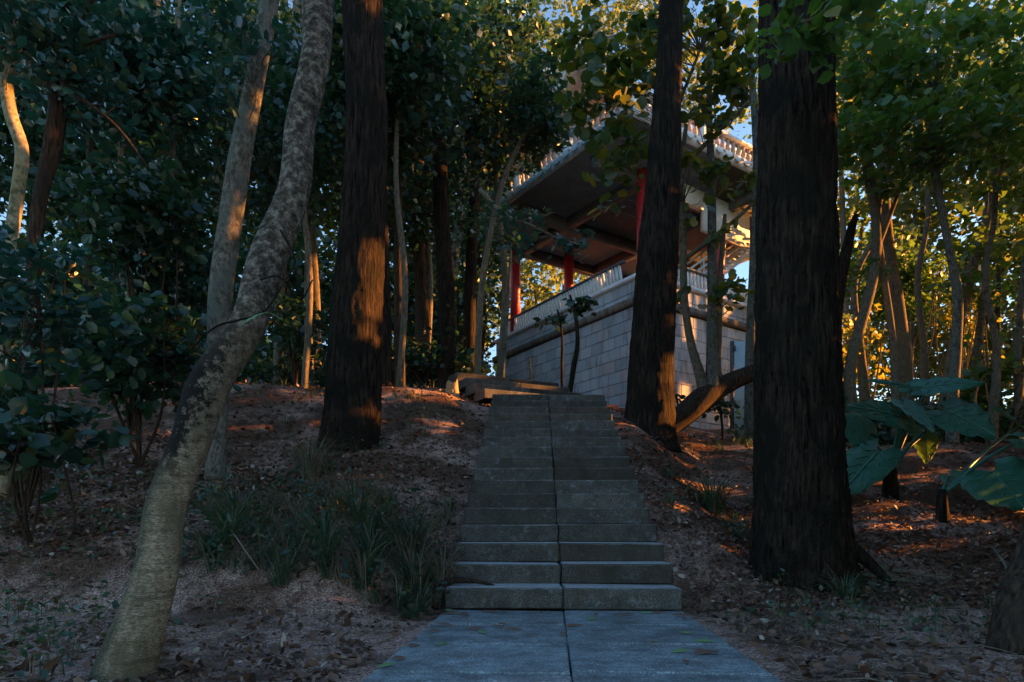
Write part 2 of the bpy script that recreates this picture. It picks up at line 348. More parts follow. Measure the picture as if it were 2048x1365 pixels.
# ------------------------------------------------------------------ path and stairs
path = bpy.data.objects.new('path', None); C.objects.link(path); setp(path, 'grey blue granite slab path leading to the steps', kind='structure')
slabs = [bevel_box('paving_slab', .831, .606, .08, .008, M['paving'], .003, s) for s in range(4)]
k = 0
for row in range(8):
    for s in (-1, 1):
        y = D1-.05-.63*(row+.5); x = float(xc(y))+s*.4195
        o = link('paving_slab', slabs[k % 4], path, (x, y, -.042+random.uniform(-.003, .003)), (random.uniform(-.003,.003), random.uniform(-.004,.004), -.0626)); k += 1
st = thing('stone_staircase', 'mossy weathered granite stairs climbing from the slab path towards the podium', 'staircase', (float(xc(D1)), D1, 0))
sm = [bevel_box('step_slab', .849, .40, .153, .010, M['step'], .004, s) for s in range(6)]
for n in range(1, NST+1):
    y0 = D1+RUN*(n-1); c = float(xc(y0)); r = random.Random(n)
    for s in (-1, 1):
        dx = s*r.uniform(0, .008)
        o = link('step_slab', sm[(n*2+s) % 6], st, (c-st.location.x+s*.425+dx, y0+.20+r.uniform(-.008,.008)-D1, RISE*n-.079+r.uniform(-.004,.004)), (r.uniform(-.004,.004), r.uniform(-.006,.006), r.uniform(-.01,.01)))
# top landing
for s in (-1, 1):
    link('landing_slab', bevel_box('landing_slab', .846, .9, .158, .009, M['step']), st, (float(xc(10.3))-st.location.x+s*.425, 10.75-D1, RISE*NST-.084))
# short flight turned left
ul = thing('upper_steps', 'short flight of brown stone steps turning left above the long staircase', 'steps', (0.2, 10.3, 2.55))
ang = math.radians(26)
for k_ in range(4):
    px, D = 968-18.5*k_, 10.1+.29*k_
    p = P(px, 0, D); z = 2.55+.15*(k_+1)
    L = 2.0
    ctr = Vector((p[0], p[1], z-.09))+Vector((math.cos(ang)*L/2, math.sin(ang)*L/2, 0))+Vector((-math.sin(ang)*.2, math.cos(ang)*.2, 0))
    for h_ in (-1, 1):
        cc = ctr+Vector((math.cos(ang), math.sin(ang), 0))*(h_*L/4)
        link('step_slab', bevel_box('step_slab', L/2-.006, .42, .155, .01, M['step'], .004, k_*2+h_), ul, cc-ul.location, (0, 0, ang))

# ------------------------------------------------------------------ pavilion
PC = P(1283, 545, 22.0)                       # podium corner, top of coping
def unit(x, y): v = np.array([x, y, 0.]); return v/np.linalg.norm(v)
pL = unit(-.61, 1); pR = unit(1.393, 1); uL = unit(-.68, 1); uR = unit(1.47, 1); Z = np.array([0, 0, 1.])
nL = np.array([-pL[1], pL[0], 0]); nL = -nL if nL @ np.array([-1, 0, 0]) < 0 else nL     # outward normal of left face
nR = np.array([pR[1], -pR[0], 0])
pav = thing('pavilion', 'two storey white pavilion with red columns on a granite block podium', 'building', tuple(PC*np.array([1,1,0])+np.array([0,0,4.3])))
LL, LR = 9.85, 11.5
top = PC[2]
body = part('podium_wall', *boxes([boxv(PC-Z*7.5-nL*.0-nR*.0+(-nL*.10)+(-nR*.10), pL*(LL-.1), pR*(LR-.1), Z*7.4)]), M['joint'], pav)
ch, bl = .42, .66
blkmesh = [bevel_box('stone_block', bl-.017, .14, ch-.017, .008, M['block'], .002, s) for s in range(5)]
def face_blocks(start, d, nrm, L, z1, z0f, offs, maxn):
    """courses from z1 downwards while above the ground"""
    yaw = math.atan2(d[1], d[0]); cnt = 0; c = 0; zt = z1
    while True:
        zc = zt-ch/2
        x = -(bl/2 if c % 2 else 0); any_ = False
        while x < L-.02:
            a, b = max(x, 0), min(x+bl, L)
            if b-a > .08:
                m_ = start+d*((a+b)/2)
                if zc+ch/2 > z0f((a+b)/2) and cnt < maxn:
                    any_ = True; cnt += 1
                    w_ = b-a
                    me = blkmesh[random.randrange(5)] if w_ > bl-.01 else bevel_box('stone_block', w_-.017, .14, ch-.017, .008, M['block'])
                    pos = np.array([m_[0], m_[1], zc])-nrm*(.07-.005*random.random()-offs)
                    link('stone_block', me, body, pos-ORG[body.name], (0, 0, yaw))
            x += bl
        if not any_ or cnt >= maxn: break
        zt -= ch; c += 1
# parapet courses between coping and moulding, then the wall beneath
zb1 = top-.13; mould_top = top-.78; mould_bot = top-1.02
gl = lambda t_: float(terrain((PC+pL*t_)[0], (PC+pL*t_)[1]))-.3
gr = lambda t_: float(terrain((PC+pR*t_)[0], (PC+pR*t_)[1]))-.3
def strip(start, d, nrm, L, z1, h_, off_, b_):
    yaw = math.atan2(d[1], d[0]); n = int(L/b_)
    for i_ in range(n+1):
        a, b = i_*b_, min((i_+1)*b_, L)
        if b-a < .05: continue
        m_ = start+d*((a+b)/2); pos = np.array([m_[0], m_[1], z1-h_/2])-nrm*(.07-off_)
        link('stone_block', bevel_box('stone_block', b-a-.017, .14, h_-.017, .008, M['block']), body, pos-ORG[body.name], (0, 0, yaw))
strip(PC, pL, nL, LL, zb1, .42, .0, .66); strip(PC, pL, nL, LL, zb1-.42, .23, .0, .66)
strip(PC, pR, nR, 6.6, zb1, .42, .0, .66); strip(PC, pR, nR, 6.6, zb1-.42, .23, .0, .66)
face_blocks(PC, pL, nL, LL, mould_bot-.02, gl, .06, 150)
face_blocks(PC, pR, nR, 6.2, mould_bot-.02, gr, .06, 110)
def ledge(name, z0, z1, prj, m, L2=LR):
    a = boxv(np.array([PC[0], PC[1], z0])+nR*prj+nL*prj, pL*(LL+.1+prj), -nL*(prj+.3), Z*(z1-z0))
    b = boxv(np.array([PC[0], PC[1], z0])+nR*prj-nL*.3, pR*(L2+.1), -nR*(prj+.3), Z*(z1-z0-.003))
    part(name, *boxes([a, b]), m, pav)
ledge('coping', top-.13, top, .14, M['plaster']); ledge('moulding', mould_bot, mould_top, .17, M['band']); ledge('moulding', mould_bot-.05, mould_bot-.004, .10, M['joint'])
# terrace railing: white slanting bars under a dark handrail
def railing(start, d, nrm, L, slant, h_=.68, gap=.185):
    base = start+np.array([0, 0, .003])-nrm*.05
    rl = part('terrace_railing', *boxes([boxv(base+Z*h_-nrm*.12, d*L, nrm*.14, Z*.07)]), M['rail_dark'] if slant > 0 else M['band'], pav)
    n = int(L/gap); bar = None
    for i_ in range(n):
        a = base+d*(gap*(i_+.6)); t_ = d*(slant)
        V = boxv(a-nrm*.08, d*.11, nrm*.06, t_+Z*(h_-.003))
        part('bar', *boxes([V]), M['white'], rl)
railing(PC+pL*.95, pL, nL, LL-1.35, .16); railing(PC+pR*.35, pR, nR, 8, -.05, .62, .2)
# terrace floor
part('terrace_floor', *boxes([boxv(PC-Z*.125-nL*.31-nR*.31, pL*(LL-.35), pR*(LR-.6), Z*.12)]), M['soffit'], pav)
# columns of the lower storey
def lathe(prof, c, sides=16):
    prof = np.asarray(prof, float); th = np.linspace(0, 2*np.pi, sides, endpoint=False); n = len(prof)
    V = np.stack([prof[:, 0][:, None]*np.cos(th), prof[:, 0][:, None]*np.sin(th), np.repeat(prof[:, 1][:, None], sides, 1)], -1).reshape(-1, 3)+np.asarray(c)
    i = np.arange(n-1)[:, None]*sides; j = np.arange(sides)[None]; k = (j+1) % sides
    return V, [np.stack([i+j, i+k, i+sides+k, i+sides+j], -1).reshape(-1, 4), np.array([list(range(sides))[::-1]]), np.array([[(n-1)*sides+a for a in range(sides)]])]
SOF = EYE+12.6
def column(p, z0, z1, r=.225): part('column', *lathe([(r, z0), (r, z1)], (p[0], p[1], 0), 20), M['red'], pav, True)
c1 = P(1286, 0, 23.4); c2 = P(1030.5, 0, 29.4); c3 = P(1137.5, 0, 30.3)
for c in (c1, c2): column(c, top-.12, SOF+.1)
column(c3, top-.12, EYE+13.4, .22)
column(c1+uR*4.2, top-.12, SOF+.1); column(c1+uR*8.4, top-.12, SOF+.1); column(c2+uR*8.4, top-.12, SOF+.1); column(c3+uR*2.5, top-.12, SOF+.1)
# first floor slab / eave
E0 = P(1262, 234, 20.27); EL, ER = 10.3, 12.7
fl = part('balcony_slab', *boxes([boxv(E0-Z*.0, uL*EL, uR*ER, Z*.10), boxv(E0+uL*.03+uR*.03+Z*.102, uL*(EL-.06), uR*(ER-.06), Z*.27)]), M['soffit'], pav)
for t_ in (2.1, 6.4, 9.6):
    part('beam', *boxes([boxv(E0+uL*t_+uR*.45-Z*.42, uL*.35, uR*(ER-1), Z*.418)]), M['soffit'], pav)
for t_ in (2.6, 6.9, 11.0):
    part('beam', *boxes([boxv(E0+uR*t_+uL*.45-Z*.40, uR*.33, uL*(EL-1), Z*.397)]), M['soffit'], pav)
# fascia with tile row
oL = -uR; oR = -uL
def eave(start, d, out, L, name='eave', zt=.45, base=M['tile_blue']):
    prof = [(0, -.10), (.05, -.10), (.22, .04), (.16, .22), (0, .26)]
    n = 2; V = []; 
    for s_ in (0, L):
        for a, b in prof: V.append(start+d*s_+out*a+Z*(b+.104))
    k = len(prof); Fc = [[i_, (i_+1) % k, k+(i_+1) % k, k+i_] for i_ in range(k)]
    ev = part(name, np.array(V), [np.array(Fc), np.array([list(range(k))[::-1], [k+a for a in range(k)]])], base, pav)
    # drip tiles: short half cylinders that point outwards plus a scalloped pan tile
    m_ = int(L/.5)
    for i_ in range(m_):
        c = start+d*(.25+.5*i_); a = c+out*.0+Z*.33; b = c+out*.24+Z*.20
        part('roof_tile', *tube([a, (a+b)/2, b], [.058]*3, 3, 8), M['tile_edge'], ev)
        c = start+d*(.5+.5*i_)
        V = np.array([c-d*.17+out*.02+Z*.29, c+d*.17+out*.02+Z*.29, c+d*.19+out*.22+Z*.17, c+d*.10+out*.225+Z*.09, c+out*.23+Z*.05, c-d*.10+out*.225+Z*.09, c-d*.19+out*.22+Z*.17])
        V2 = V-out*.02-Z*.02
        Fc = [[0,1,2,3,4,5,6], [13,12,11,10,9,8,7]]; sd = [[i2, 7+i2, 7+(i2+1) % 7, (i2+1) % 7] for i2 in range(7)]
        part('roof_tile', np.vstack([V, V2]), [np.array(Fc), np.array(sd)], M['tile_blue'], ev)
eave(E0, uL, oL, EL, base=M['tile_blue']); eave(E0, uR, oR, ER, base=M['plaster'])
# upturned eave end on the right
hp = E0+uR*ER
V, Fs = tube([hp-uR*1.0+Z*.1, hp+Z*.22+oR*.1, hp+uR*.35+Z*.6+oR*.2, hp+uR*.55+Z*.95+oR*.25], [.26, .2, .14, .06], 10, 8)
part('eave_horn', V, Fs, M['plaster'], pav, True)
# balcony balustrade
bz = E0+uL*.06+uR*.06+Z*.376
bal_prof = [(.08, 0), (.08, .04), (.05, .07), (.085, .16), (.09, .24), (.055, .38), (.048, .44), (.08, .5), (.08, .555)]
bv, bf = lathe(bal_prof, (0, 0, 0), 10); bal_me = mesh('baluster', bv, bf, M['stone_bal'], True)
def balustrade(start, d, inn, L, posts, m):
    b = part('balustrade', *boxes([boxv(start+Z*.0, d*L, inn*.24, Z*.08), boxv(start+Z*.635-inn*.04, d*L, inn*.30, Z*.10)]), m, pav)
    for t_ in posts: part('post', *boxes([boxv(start+d*(t_-.14)-inn*.015, d*.28, inn*.27, Z*.632)]), M['plaster'], b)
    x = .25
    while x < L-.1:
        if min(abs(x-t_) for t_ in posts) > .24:
            link('baluster', bal_me, b, start+d*x+inn*.12+Z*.081-ORG[b.name])
        x += .29
    return b
balustrade(bz, uL, uR, 8.0, [.14, 3.3, 6.35, 7.86], M['tile_blue']); balustrade(bz, uR, uL, 9.0, [.14, 3.5, 6.8, 8.86], M['plaster'])
# upper storey: columns, beams, wall and roof
UZ = EYE+16.6
# top roof: square plan with upswept corners
H0 = P(1150, 150, 23.2); H0[2] += .1; UZ = H0[2]-.2
for a, b in ((1.5, 1.5), (1.5, 5.5), (1.5, 9.4), (5.0, 1.5), (5.0, 9.4)):
    p = H0+uL*a+uR*b; column(p, E0[2]+.37, UZ, .17)
part('upper_wall', *boxes([boxv(np.append((H0+uL*2.6+uR*2.6)[:2], E0[2]+.37), uL*2.4, uR*6.2, Z*2.8)]), M['plaster'], pav)
part('beam', *boxes([boxv(np.append((H0+uL*1.35+uR*1.35)[:2], UZ-.36), uL*.3, uR*8.2, Z*.3), boxv(np.append((H0+uL*1.66+uR*1.35)[:2], UZ-.35), uL*3.2, uR*.3, Z*.28)]), M['plaster'], pav)
def roofpt(a, b, RL=6.5, RR=11.0):
    """a, b in 0..1 over the plan"""
    e = min(a, 1-a, b, 1-b)*2                      # 0 at the eave, 1 in the middle
    cn = (abs(a-.5)*2)**6*(abs(b-.5)*2)**6           # corner lift
    out = (np.array([a-.5, b-.5])*2)*cn*.5
    q = H0+uL*(a*RL+out[0])+uR*(b*RR+out[1])
    return q+Z*(3.6*e**1.35+.9*cn)
gn = 41; ts = (1-np.cos(np.linspace(0, np.pi, gn)))/2
V = np.array([roofpt(a, b) for a in ts for b in ts]); V2 = V-Z*.28
i = np.arange(gn-1)[:, None]*gn; j = np.arange(gn-1)[None]
Fq = np.stack([i+j, i+j+1, i+gn+j+1, i+gn+j], -1).reshape(-1, 4); K = gn*gn
rim = [a for a in range(gn)]+[a*gn+gn-1 for a in range(1, gn)]+[(gn-1)*gn+a for a in range(gn-2, -1, -1)]+[a*gn for a in range(gn-2, 0, -1)]
Fr = np.array([[rim[a], rim[(a+1) % len(rim)], K+rim[(a+1) % len(rim)], K+rim[a]] for a in range(len(rim))])
rf = part('roof', np.vstack([V, V2]), [Fq, Fq[:, ::-1]+K, Fr], M['plaster'], pav, False)
lst = []
for edge in range(2):
    for q_ in np.linspace(.02, .98, 30):
        pts = [roofpt(*( (e_, q_) if edge == 0 else (q_, e_) ))+Z*.06 for e_ in (0, .06, .14, .24)]
        part('roof_tile', *tube(pts, [.09]*4, 6, 6), M['tile_edge'], rf)
V, Fs = tube([roofpt(0, 0)+Z*.22-(uL+uR)*.08, roofpt(0, 0)+Z*.12, roofpt(.05, .05)+Z*.1, roofpt(.15, .15)+Z*.12, roofpt(.3, .3)+Z*.12], [.07, .16, .16, .15, .15], 14, 8)
part('ridge', V, Fs, M['plaster'], rf, True)
# outer staircase of the pavilion with white rails
S0 = PC+pR*2.5-nR*1.25; S0[2] = top
stc = part('stair_flight', *boxes([boxv(S0+pR*1.2-nR*1.2, pR*.01, nR*.01, Z*.01)]), M['white'], pav)
nst = 20; tr, rs = .27, .19; sw = 1.2
V = []; Fc = []
prof = [np.array([0, 0])]
for k_ in range(nst): prof += [np.array([k_*tr, (k_+1)*rs]), np.array([(k_+1)*tr, (k_+1)*rs])]
prof += [np.array([nst*tr, nst*rs-.35]), np.array([.45, 0])]
sb = S0+pR*.9
for off_ in (0, -.16):
    for a, b in prof: V.append(sb+pR*a+Z*b+nR*off_)
k = len(prof); Fc = [[i_, (i_+1) % k, k+(i_+1) % k, k+i_] for i_ in range(k)]
bm = bmesh.new(); vs = [bm.verts.new(q) for q in np.array(V)-ORG[pav.name]]
f1 = bm.faces.new(vs[:k]); f2 = bm.faces.new(vs[k:][::-1])
for f_ in Fc: bm.faces.new([vs[a] for a in f_])
bmesh.ops.triangulate(bm, faces=[f1, f2]); bmesh.ops.recalc_face_normals(bm, faces=bm.faces[:])
me = bpy.data.meshes.new('stringer'); bm.to_mesh(me); bm.free(); me.materials.append(M['plaster']); link('stringer', me, stc)
for k_ in range(nst):
    part('step', *boxes([boxv(sb+pR*(k_*tr-.02)+Z*((k_+1)*rs-.05)+nR*.04, pR*(tr+.04), -nR*sw, Z*.053)]), M['white'], stc)
    part('step', *boxes([boxv(sb+pR*(k_*tr+.012)+Z*(k_*rs+.004)-nR*.17, pR*.03, -nR*(sw-.2), Z*(rs-.06))]), M['rail_dark'], stc)
for off_ in (.02, -1.15):
    for h_ in (.92, .62, .34):
        part('handrail', *tube([sb+Z*(h_-.2)+nR*off_-pR*.35, sb+pR*(nst*tr)+Z*(nst*rs+h_)+nR*off_], [.045]*2, 3, 6), M['white'], stc)
    for k_ in range(0, nst+1, 5):
        part('rail_post', *tube([sb+pR*(k_*tr+.12)+Z*(k_*rs)+nR*off_, sb+pR*(k_*tr+.12)+Z*(k_*rs+1.05)+nR*off_], [.036]*2, 3, 6), M['white'], stc)
part('landing_wall', *boxes([boxv(PC+pR*2.2-nR*.45+Z*3.34, pR*1.66, -nR*.15, Z*.70)]), M['white'], pav)
part('landing_wall', *boxes([boxv(PC+pR*3.87-nR*.45+Z*2.6, pR*2.9, -nR*.15, Z*1.45)]), M['white'], pav)
# pale blue metal door leaf at the podium foot
dc = P(1469, 835, 22.6)
dr = thing('metal_door', 'pale blue painted metal door standing against the podium foot', 'door', tuple(dc))
part('door_leaf', *boxes([boxv(dc-Z*.4, unit(1, .12)*1.5, unit(-.12, 1)*.06, Z*3.05)]), M['steel'], dr)
part('door_frame', *boxes([boxv(dc-Z*.4-unit(1,.12)*.11, unit(1,.12)*.1, unit(-.12,1)*.12, Z*3.05)]), M['rail_dark'], dr)
for h_ in (.4, 1.4, 2.3): part('hinge', *tube([dc+Z*h_-unit(-.12,1)*.03, dc+Z*(h_+.18)-unit(-.12,1)*.03], [.03]*2, 3, 8), M['rail_dark'], dr)
# brick edging beside the top step
be = thing('brick_edging', 'short row of red bricks edging the bed beside the top step', 'edging', tuple(P(1236, 815, 11.2)))
for k_ in range(6):
    p = P(1222, 0, 10.6)+np.array([.24*k_, .05*k_, 0]); z = float(terrain(p[0], p[1]))
    link('brick', bevel_box('brick', .22, .10, .09, .006, M['brick'], .004, k_), be, Vector((p[0], p[1], z+.05+.0*k_))-be.location, (random.uniform(-.05,.05), random.uniform(-.06,.06), .2+random.uniform(-.05,.05)))

# ------------------------------------------------------------------ foliage
SUNT = []                                              # gaps in the canopy through which the low sun comes (point, radius)
def gap(px, py, D, r): SUNT.append((P(px, py, D), r*1.35))
SV = np.array(sv)
def cull(Pt):
    keep = np.ones(len(Pt), bool)
    for q, r in SUNT:
        d = Pt-q; t_ = d @ SV; perp = np.linalg.norm(d-t_[:, None]*SV, axis=1)
        keep &= ~((t_ > .25) & (perp < r))
    return keep
CLEAR = [(1010, 440, 1270, 800, 21), (985, 640, 1270, 810, 21), (1350, 470, 1510, 700, 11), (1015, 350, 1100, 420, 20), (1085, 300, 1150, 400, 20), (1130, 245, 1200, 380, 20), (950, 790, 1260, 1300, 9.9), (1140, 80, 1250, 200, 20),
         (1000, 560, 1500, 790, 10)]
def seen_clear(Pt):
    px = HX+Pt[:, 0]/np.maximum(Pt[:, 1], .1)*F; py = HY-(Pt[:, 2]-EYE)/np.maximum(Pt[:, 1], .1)*F
    k = np.ones(len(Pt), bool)
    for x0, y0, x1, y1, D in CLEAR: k &= ~((px > x0) & (px < x1) & (py > y0) & (py < y1) & (Pt[:, 1] < D) & (Pt[:, 1] > 0))
    return k
SHAPES = {
 'quad': (np.array([[0,0,0],[.30,.45,.06],[0,1,-.04],[-.30,.45,.06]]), [np.array([[0,1,2],[0,2,3]])]),
 'oval': (np.array([[0,0,0],[.26,.28,.05],[.27,.62,.04],[0,1,-.06],[-.27,.62,.04],[-.26,.28,.05],[0,.5,-.02]]), [np.array([[0,1,6],[1,2,6],[2,3,6],[3,4,6],[4,5,6],[5,0,6]])]),
 'round': (np.array([[0,.04,0],[.30,0,.05],[.50,.32,.07],[.42,.74,.04],[.16,.98,0],[0,.86,0],[-.16,.98,0],[-.42,.74,.04],[-.50,.32,.07],[-.30,0,.05],[0,.45,-.02]]), [np.array([[0,1,10],[1,2,10],[2,3,10],[3,4,10],[4,5,10],[5,6,10],[6,7,10],[7,8,10],[8,9,10],[9,0,10]])]),
}
def leaves(Pt, size, shape='quad', tilt=.7, droop=.25, seed=0, wid=1.0):
    g = np.random.default_rng(seed+11); n = len(Pt)
    up = np.array([0, 0, 1.])+g.normal(0, tilt, (n, 3)); up /= np.linalg.norm(up, axis=1)[:, None]
    d = g.normal(0, 1, (n, 3)); d[:, 2] = d[:, 2]*.3-droop; d -= (d*up).sum(1)[:, None]*up; d /= np.linalg.norm(d, axis=1)[:, None]+1e-9
    s = np.cross(d, up); S = size*g.uniform(.45, 1.4, n)
    b, fs = SHAPES[shape]
    V = Pt[:, None]+S[:, None, None]*(b[None, :, 0, None]*wid*s[:, None]+b[None, :, 1, None]*d[:, None]+b[None, :, 2, None]*up[:, None])
    k = len(b); V = V.reshape(-1, 3)
    return V, [(f[None]+(np.arange(n)*k)[:, None, None]).reshape(-1, f.shape[1]) for f in fs]
def clumps(c, r, n, per, spread, seed, flat=.45):
    seed = abs(int(seed))

    g = np.random.default_rng(abs(int(seed)))
    u = g.normal(0, 1, (n, 3)); u /= np.linalg.norm(u, axis=1)[:, None]; u *= (g.random(n)**.45)[:, None]
    cc = np.asarray(c)+u*np.asarray(r)
    K = 6; tw = g.normal(0, 1, (n, K, 3)); tw[..., 2] *= flat; tw /= np.linalg.norm(tw, axis=-1)[..., None]; tw *= (spread*2.0*g.uniform(.5, 1.5, (n, K)))[..., None]
    ix = g.integers(0, K, (n, per)); u2 = g.random((n, per))**.8; d = np.take_along_axis(tw, ix[..., None], 1)*u2[..., None]
    d[..., 2] -= .35*spread*u2**2*2; d += g.normal(0, spread*.16, (n, per, 3))
    return (cc[:, None]+d).reshape(-1, 3), cc
def crown(parent, blobs, m, size, shape='quad', tilt=.7, name='crown', twigs=None, wid=1.0, clear=True, droop=.25):
    pts = []; ccs = []
    for (c, r, n, per, sp, sd) in blobs:
        a, b = clumps(c, r, n, per, sp, sd); pts.append(a); ccs.append(b)
    Pt = np.concatenate(pts); k = cull(Pt)
    if clear: k &= seen_clear(Pt)
    Pt = Pt[k]
    if len(Pt) == 0: return
    V, Fs = leaves(Pt, size, shape, tilt, droop, len(Pt), wid)
    o = part(name, V, Fs, m, parent)
    if twigs is not None:
        cc = np.concatenate(ccs); kc = cull(cc) & (seen_clear(cc) if clear else True); cc = cc[kc]
        g = np.random.default_rng(len(cc)); T = []
        anchor, mm, rr = twigs; anchor = np.asarray(anchor)
        for q in cc:
            d2 = np.linalg.norm(anchor-q, axis=1)+np.maximum(0, anchor[:, 2]-q[2]+.1)*1.2
            a = anchor[np.argmin(d2)]
            mid = (a+q)/2+g.normal(0, .08, 3)*np.linalg.norm(a-q)+np.array([0, 0, .08])*np.linalg.norm(a-q)
            T.append(tube([a, mid, q], [rr, rr*.6, rr*.25], 6, 4, cap=False))
        if T: part('twigs', *join(T), mm, parent, kind='stuff')
    return o
def trunk_px(name, label, cat, pts, m, group=None, sides=14, rings=40, ridge=0, lump=.02, base=True, part_name='trunk', flare=0):
    """pts: (px, py, D, width in px)"""
    W = [P(a, b, D) for a, b, D, w_ in pts]; R = [w_/2/F*D for a, b, D, w_ in pts]
    if base:
        g0 = W[0]; g1 = np.array([g0[0], g0[1], float(terrain(g0[0], g0[1]))-.12])
        if g1[2] < g0[2]-.05: W.insert(0, g1); R.insert(0, R[0]*(1.15+flare))
    t = thing(name, label, cat, tuple(W[0]), group)
    part(part_name, *tube(W, R, rings, sides, ridge, lump, seed=len(label)), m, t, True)
    return t, np.array(cr(np.array(W), 30))
def limb(t, pts, m, sides=8, rings=18, lump=.03, name='branch', kind=None):
    W = [P(a, b, D) for a, b, D, w_ in pts]; R = [w_/2/F*D for a, b, D, w_ in pts]
    part(name, *tube(W, R, rings, sides, 0, lump, seed=int(pts[0][0])), m, t, True)
    return np.array(cr(np.array(W), 20))

# where the low sun gets through
gap(735, 560, 7.7, .30); gap(750, 640, 7.7, .16); gap(750, 490, 7.7, .15); gap(755, 250, 7.7, .10)
gap(1335, 830, 9.45, .20); gap(1338, 750, 9.45, .22); gap(1338, 690, 9.45, .14); gap(1338, 170, 9.8, .35); gap(528, 100, 6.2, .16)
gap(1355, 780, 22.4, .6); gap(1480, 610, 24.0, .75); gap(1410, 790, 22.9, .6); gap(1440, 650, 23.6, .4); gap(1440, 590, 23.7, .3); gap(1385, 600, 22.9, .2)
gap(1295, 370, 23.4, .3); gap(1036, 560, 29.4, .5); gap(1036, 615, 29.4, .3)
gap(830, 815, 10.2, .5); gap(912, 800, 10.4, .4); gap(780, 800, 10.5, .3); gap(900, 780, 10.8,.3)
gap(330, 800, 11, .35); gap(400, 790, 11, .3); gap(610, 800, 12, .35); gap(880, 870, 8.6, .18)
gap(22, 240, 6, .25); gap(40, 290, 6, .16); gap(105, 130, 6.3, .12)
gap(625, 600, 14, .35); gap(555, 720, 13, .3); gap(425, 590, 12, .2); gap(845, 650, 15, .35); gap(395, 700, 9, .18); gap(620, 540, 14, .3); gap(345, 510, 10, .2); gap(290, 560, 11, .2); gap(190, 620, 12, .25); gap(170, 740, 12, .3); gap(700, 800, 11.5, .3); gap(500, 800, 11, .3); gap(560, 640, 13.6, .25); gap(880, 600, 13, .2); gap(940, 690, 16, .25); gap(860, 700, 14, .3); gap(300, 770, 10.5, .3)
gap(1390, 830, 11.2, .35); gap(1440, 870, 11.5, .3); gap(1700, 720, 16.5, .9); gap(1780, 690, 18.5, 1.1); gap(1860, 730, 18.5, .8); gap(1760, 560, 18, .6); gap(1990, 640, 20.5, .9); gap(1770, 690, 17, 1.3); gap(1890, 700, 19, 1.3); gap(1970, 620, 17, 1.0); gap(1860, 520, 20, 1.0); gap(625, 560, 11, .3); gap(625, 620, 11, .25); gap(1905, 560, 12, .15); gap(1880, 400, 12, .12)
gap(1740, 940, 8.6, .22); gap(1800, 1060, 7.2, .2); gap(1900, 1060, 7.4, .15); gap(1700, 1050, 6.8, .12); gap(2000, 1080, 7, .12)
gap(1150, 40, 24, .8); gap(1740, 420, 14, .5); gap(1980, 420, 14, .6); gap(1540, 1010, 7.2, .15); gap(1500, 950, 8, .15)

def gapg(px, Y, r):
    X = (px-HX)/F*Y; SUNT.append((np.array([X, Y, float(terrain(X, Y))+.03]), r))
for a in ((830,9.6,.22),(880,9.7,.22),(780,9.7,.25),(915,9.75,.2),(730,9.9,.2),(850,9.2,.12),(905,9.3,.1),(800,8.6,.1),(600,11.5,.35),(540,11.8,.25),(660,10.8,.2),(340,10.5,.35),(250,10.5,.3),(420,10.8,.2),(950,8.8,.08),
          (1700,7.2,.10),(1760,7.6,.14),(1850,8.2,.14),(1940,8.6,.14),(1790,9.5,.2),(1700,10.5,.25),(1480,9.5,.15),(1400,10.6,.3),(1440,12,.4),(1380,9.9,.2),(1500,11.5,.3),(1220,9.6,.12),(1225,9.2,.08)): gapg(*a)
# --- the leaning pale trunk in front
t, a = trunk_px('leaning_tree', 'thick pale trunk leaning right across the foreground slope, black stained halfway up', 'tree',
    [(246,1380,2.75,128),(280,1260,2.8,100),(312,1130,2.9,82),(334,1010,3.0,72),(382,890,3.1,72),(422,770,3.2,78),(498,650,3.3,68),(538,520,3.42,70),(586,380,3.52,60),(604,240,3.62,56),(630,110,3.7,55),(634,0,3.8,62),(650,-140,3.9,70)],
    M['bark_lean'], sides=56, rings=220, lump=.065, ridge=.006)
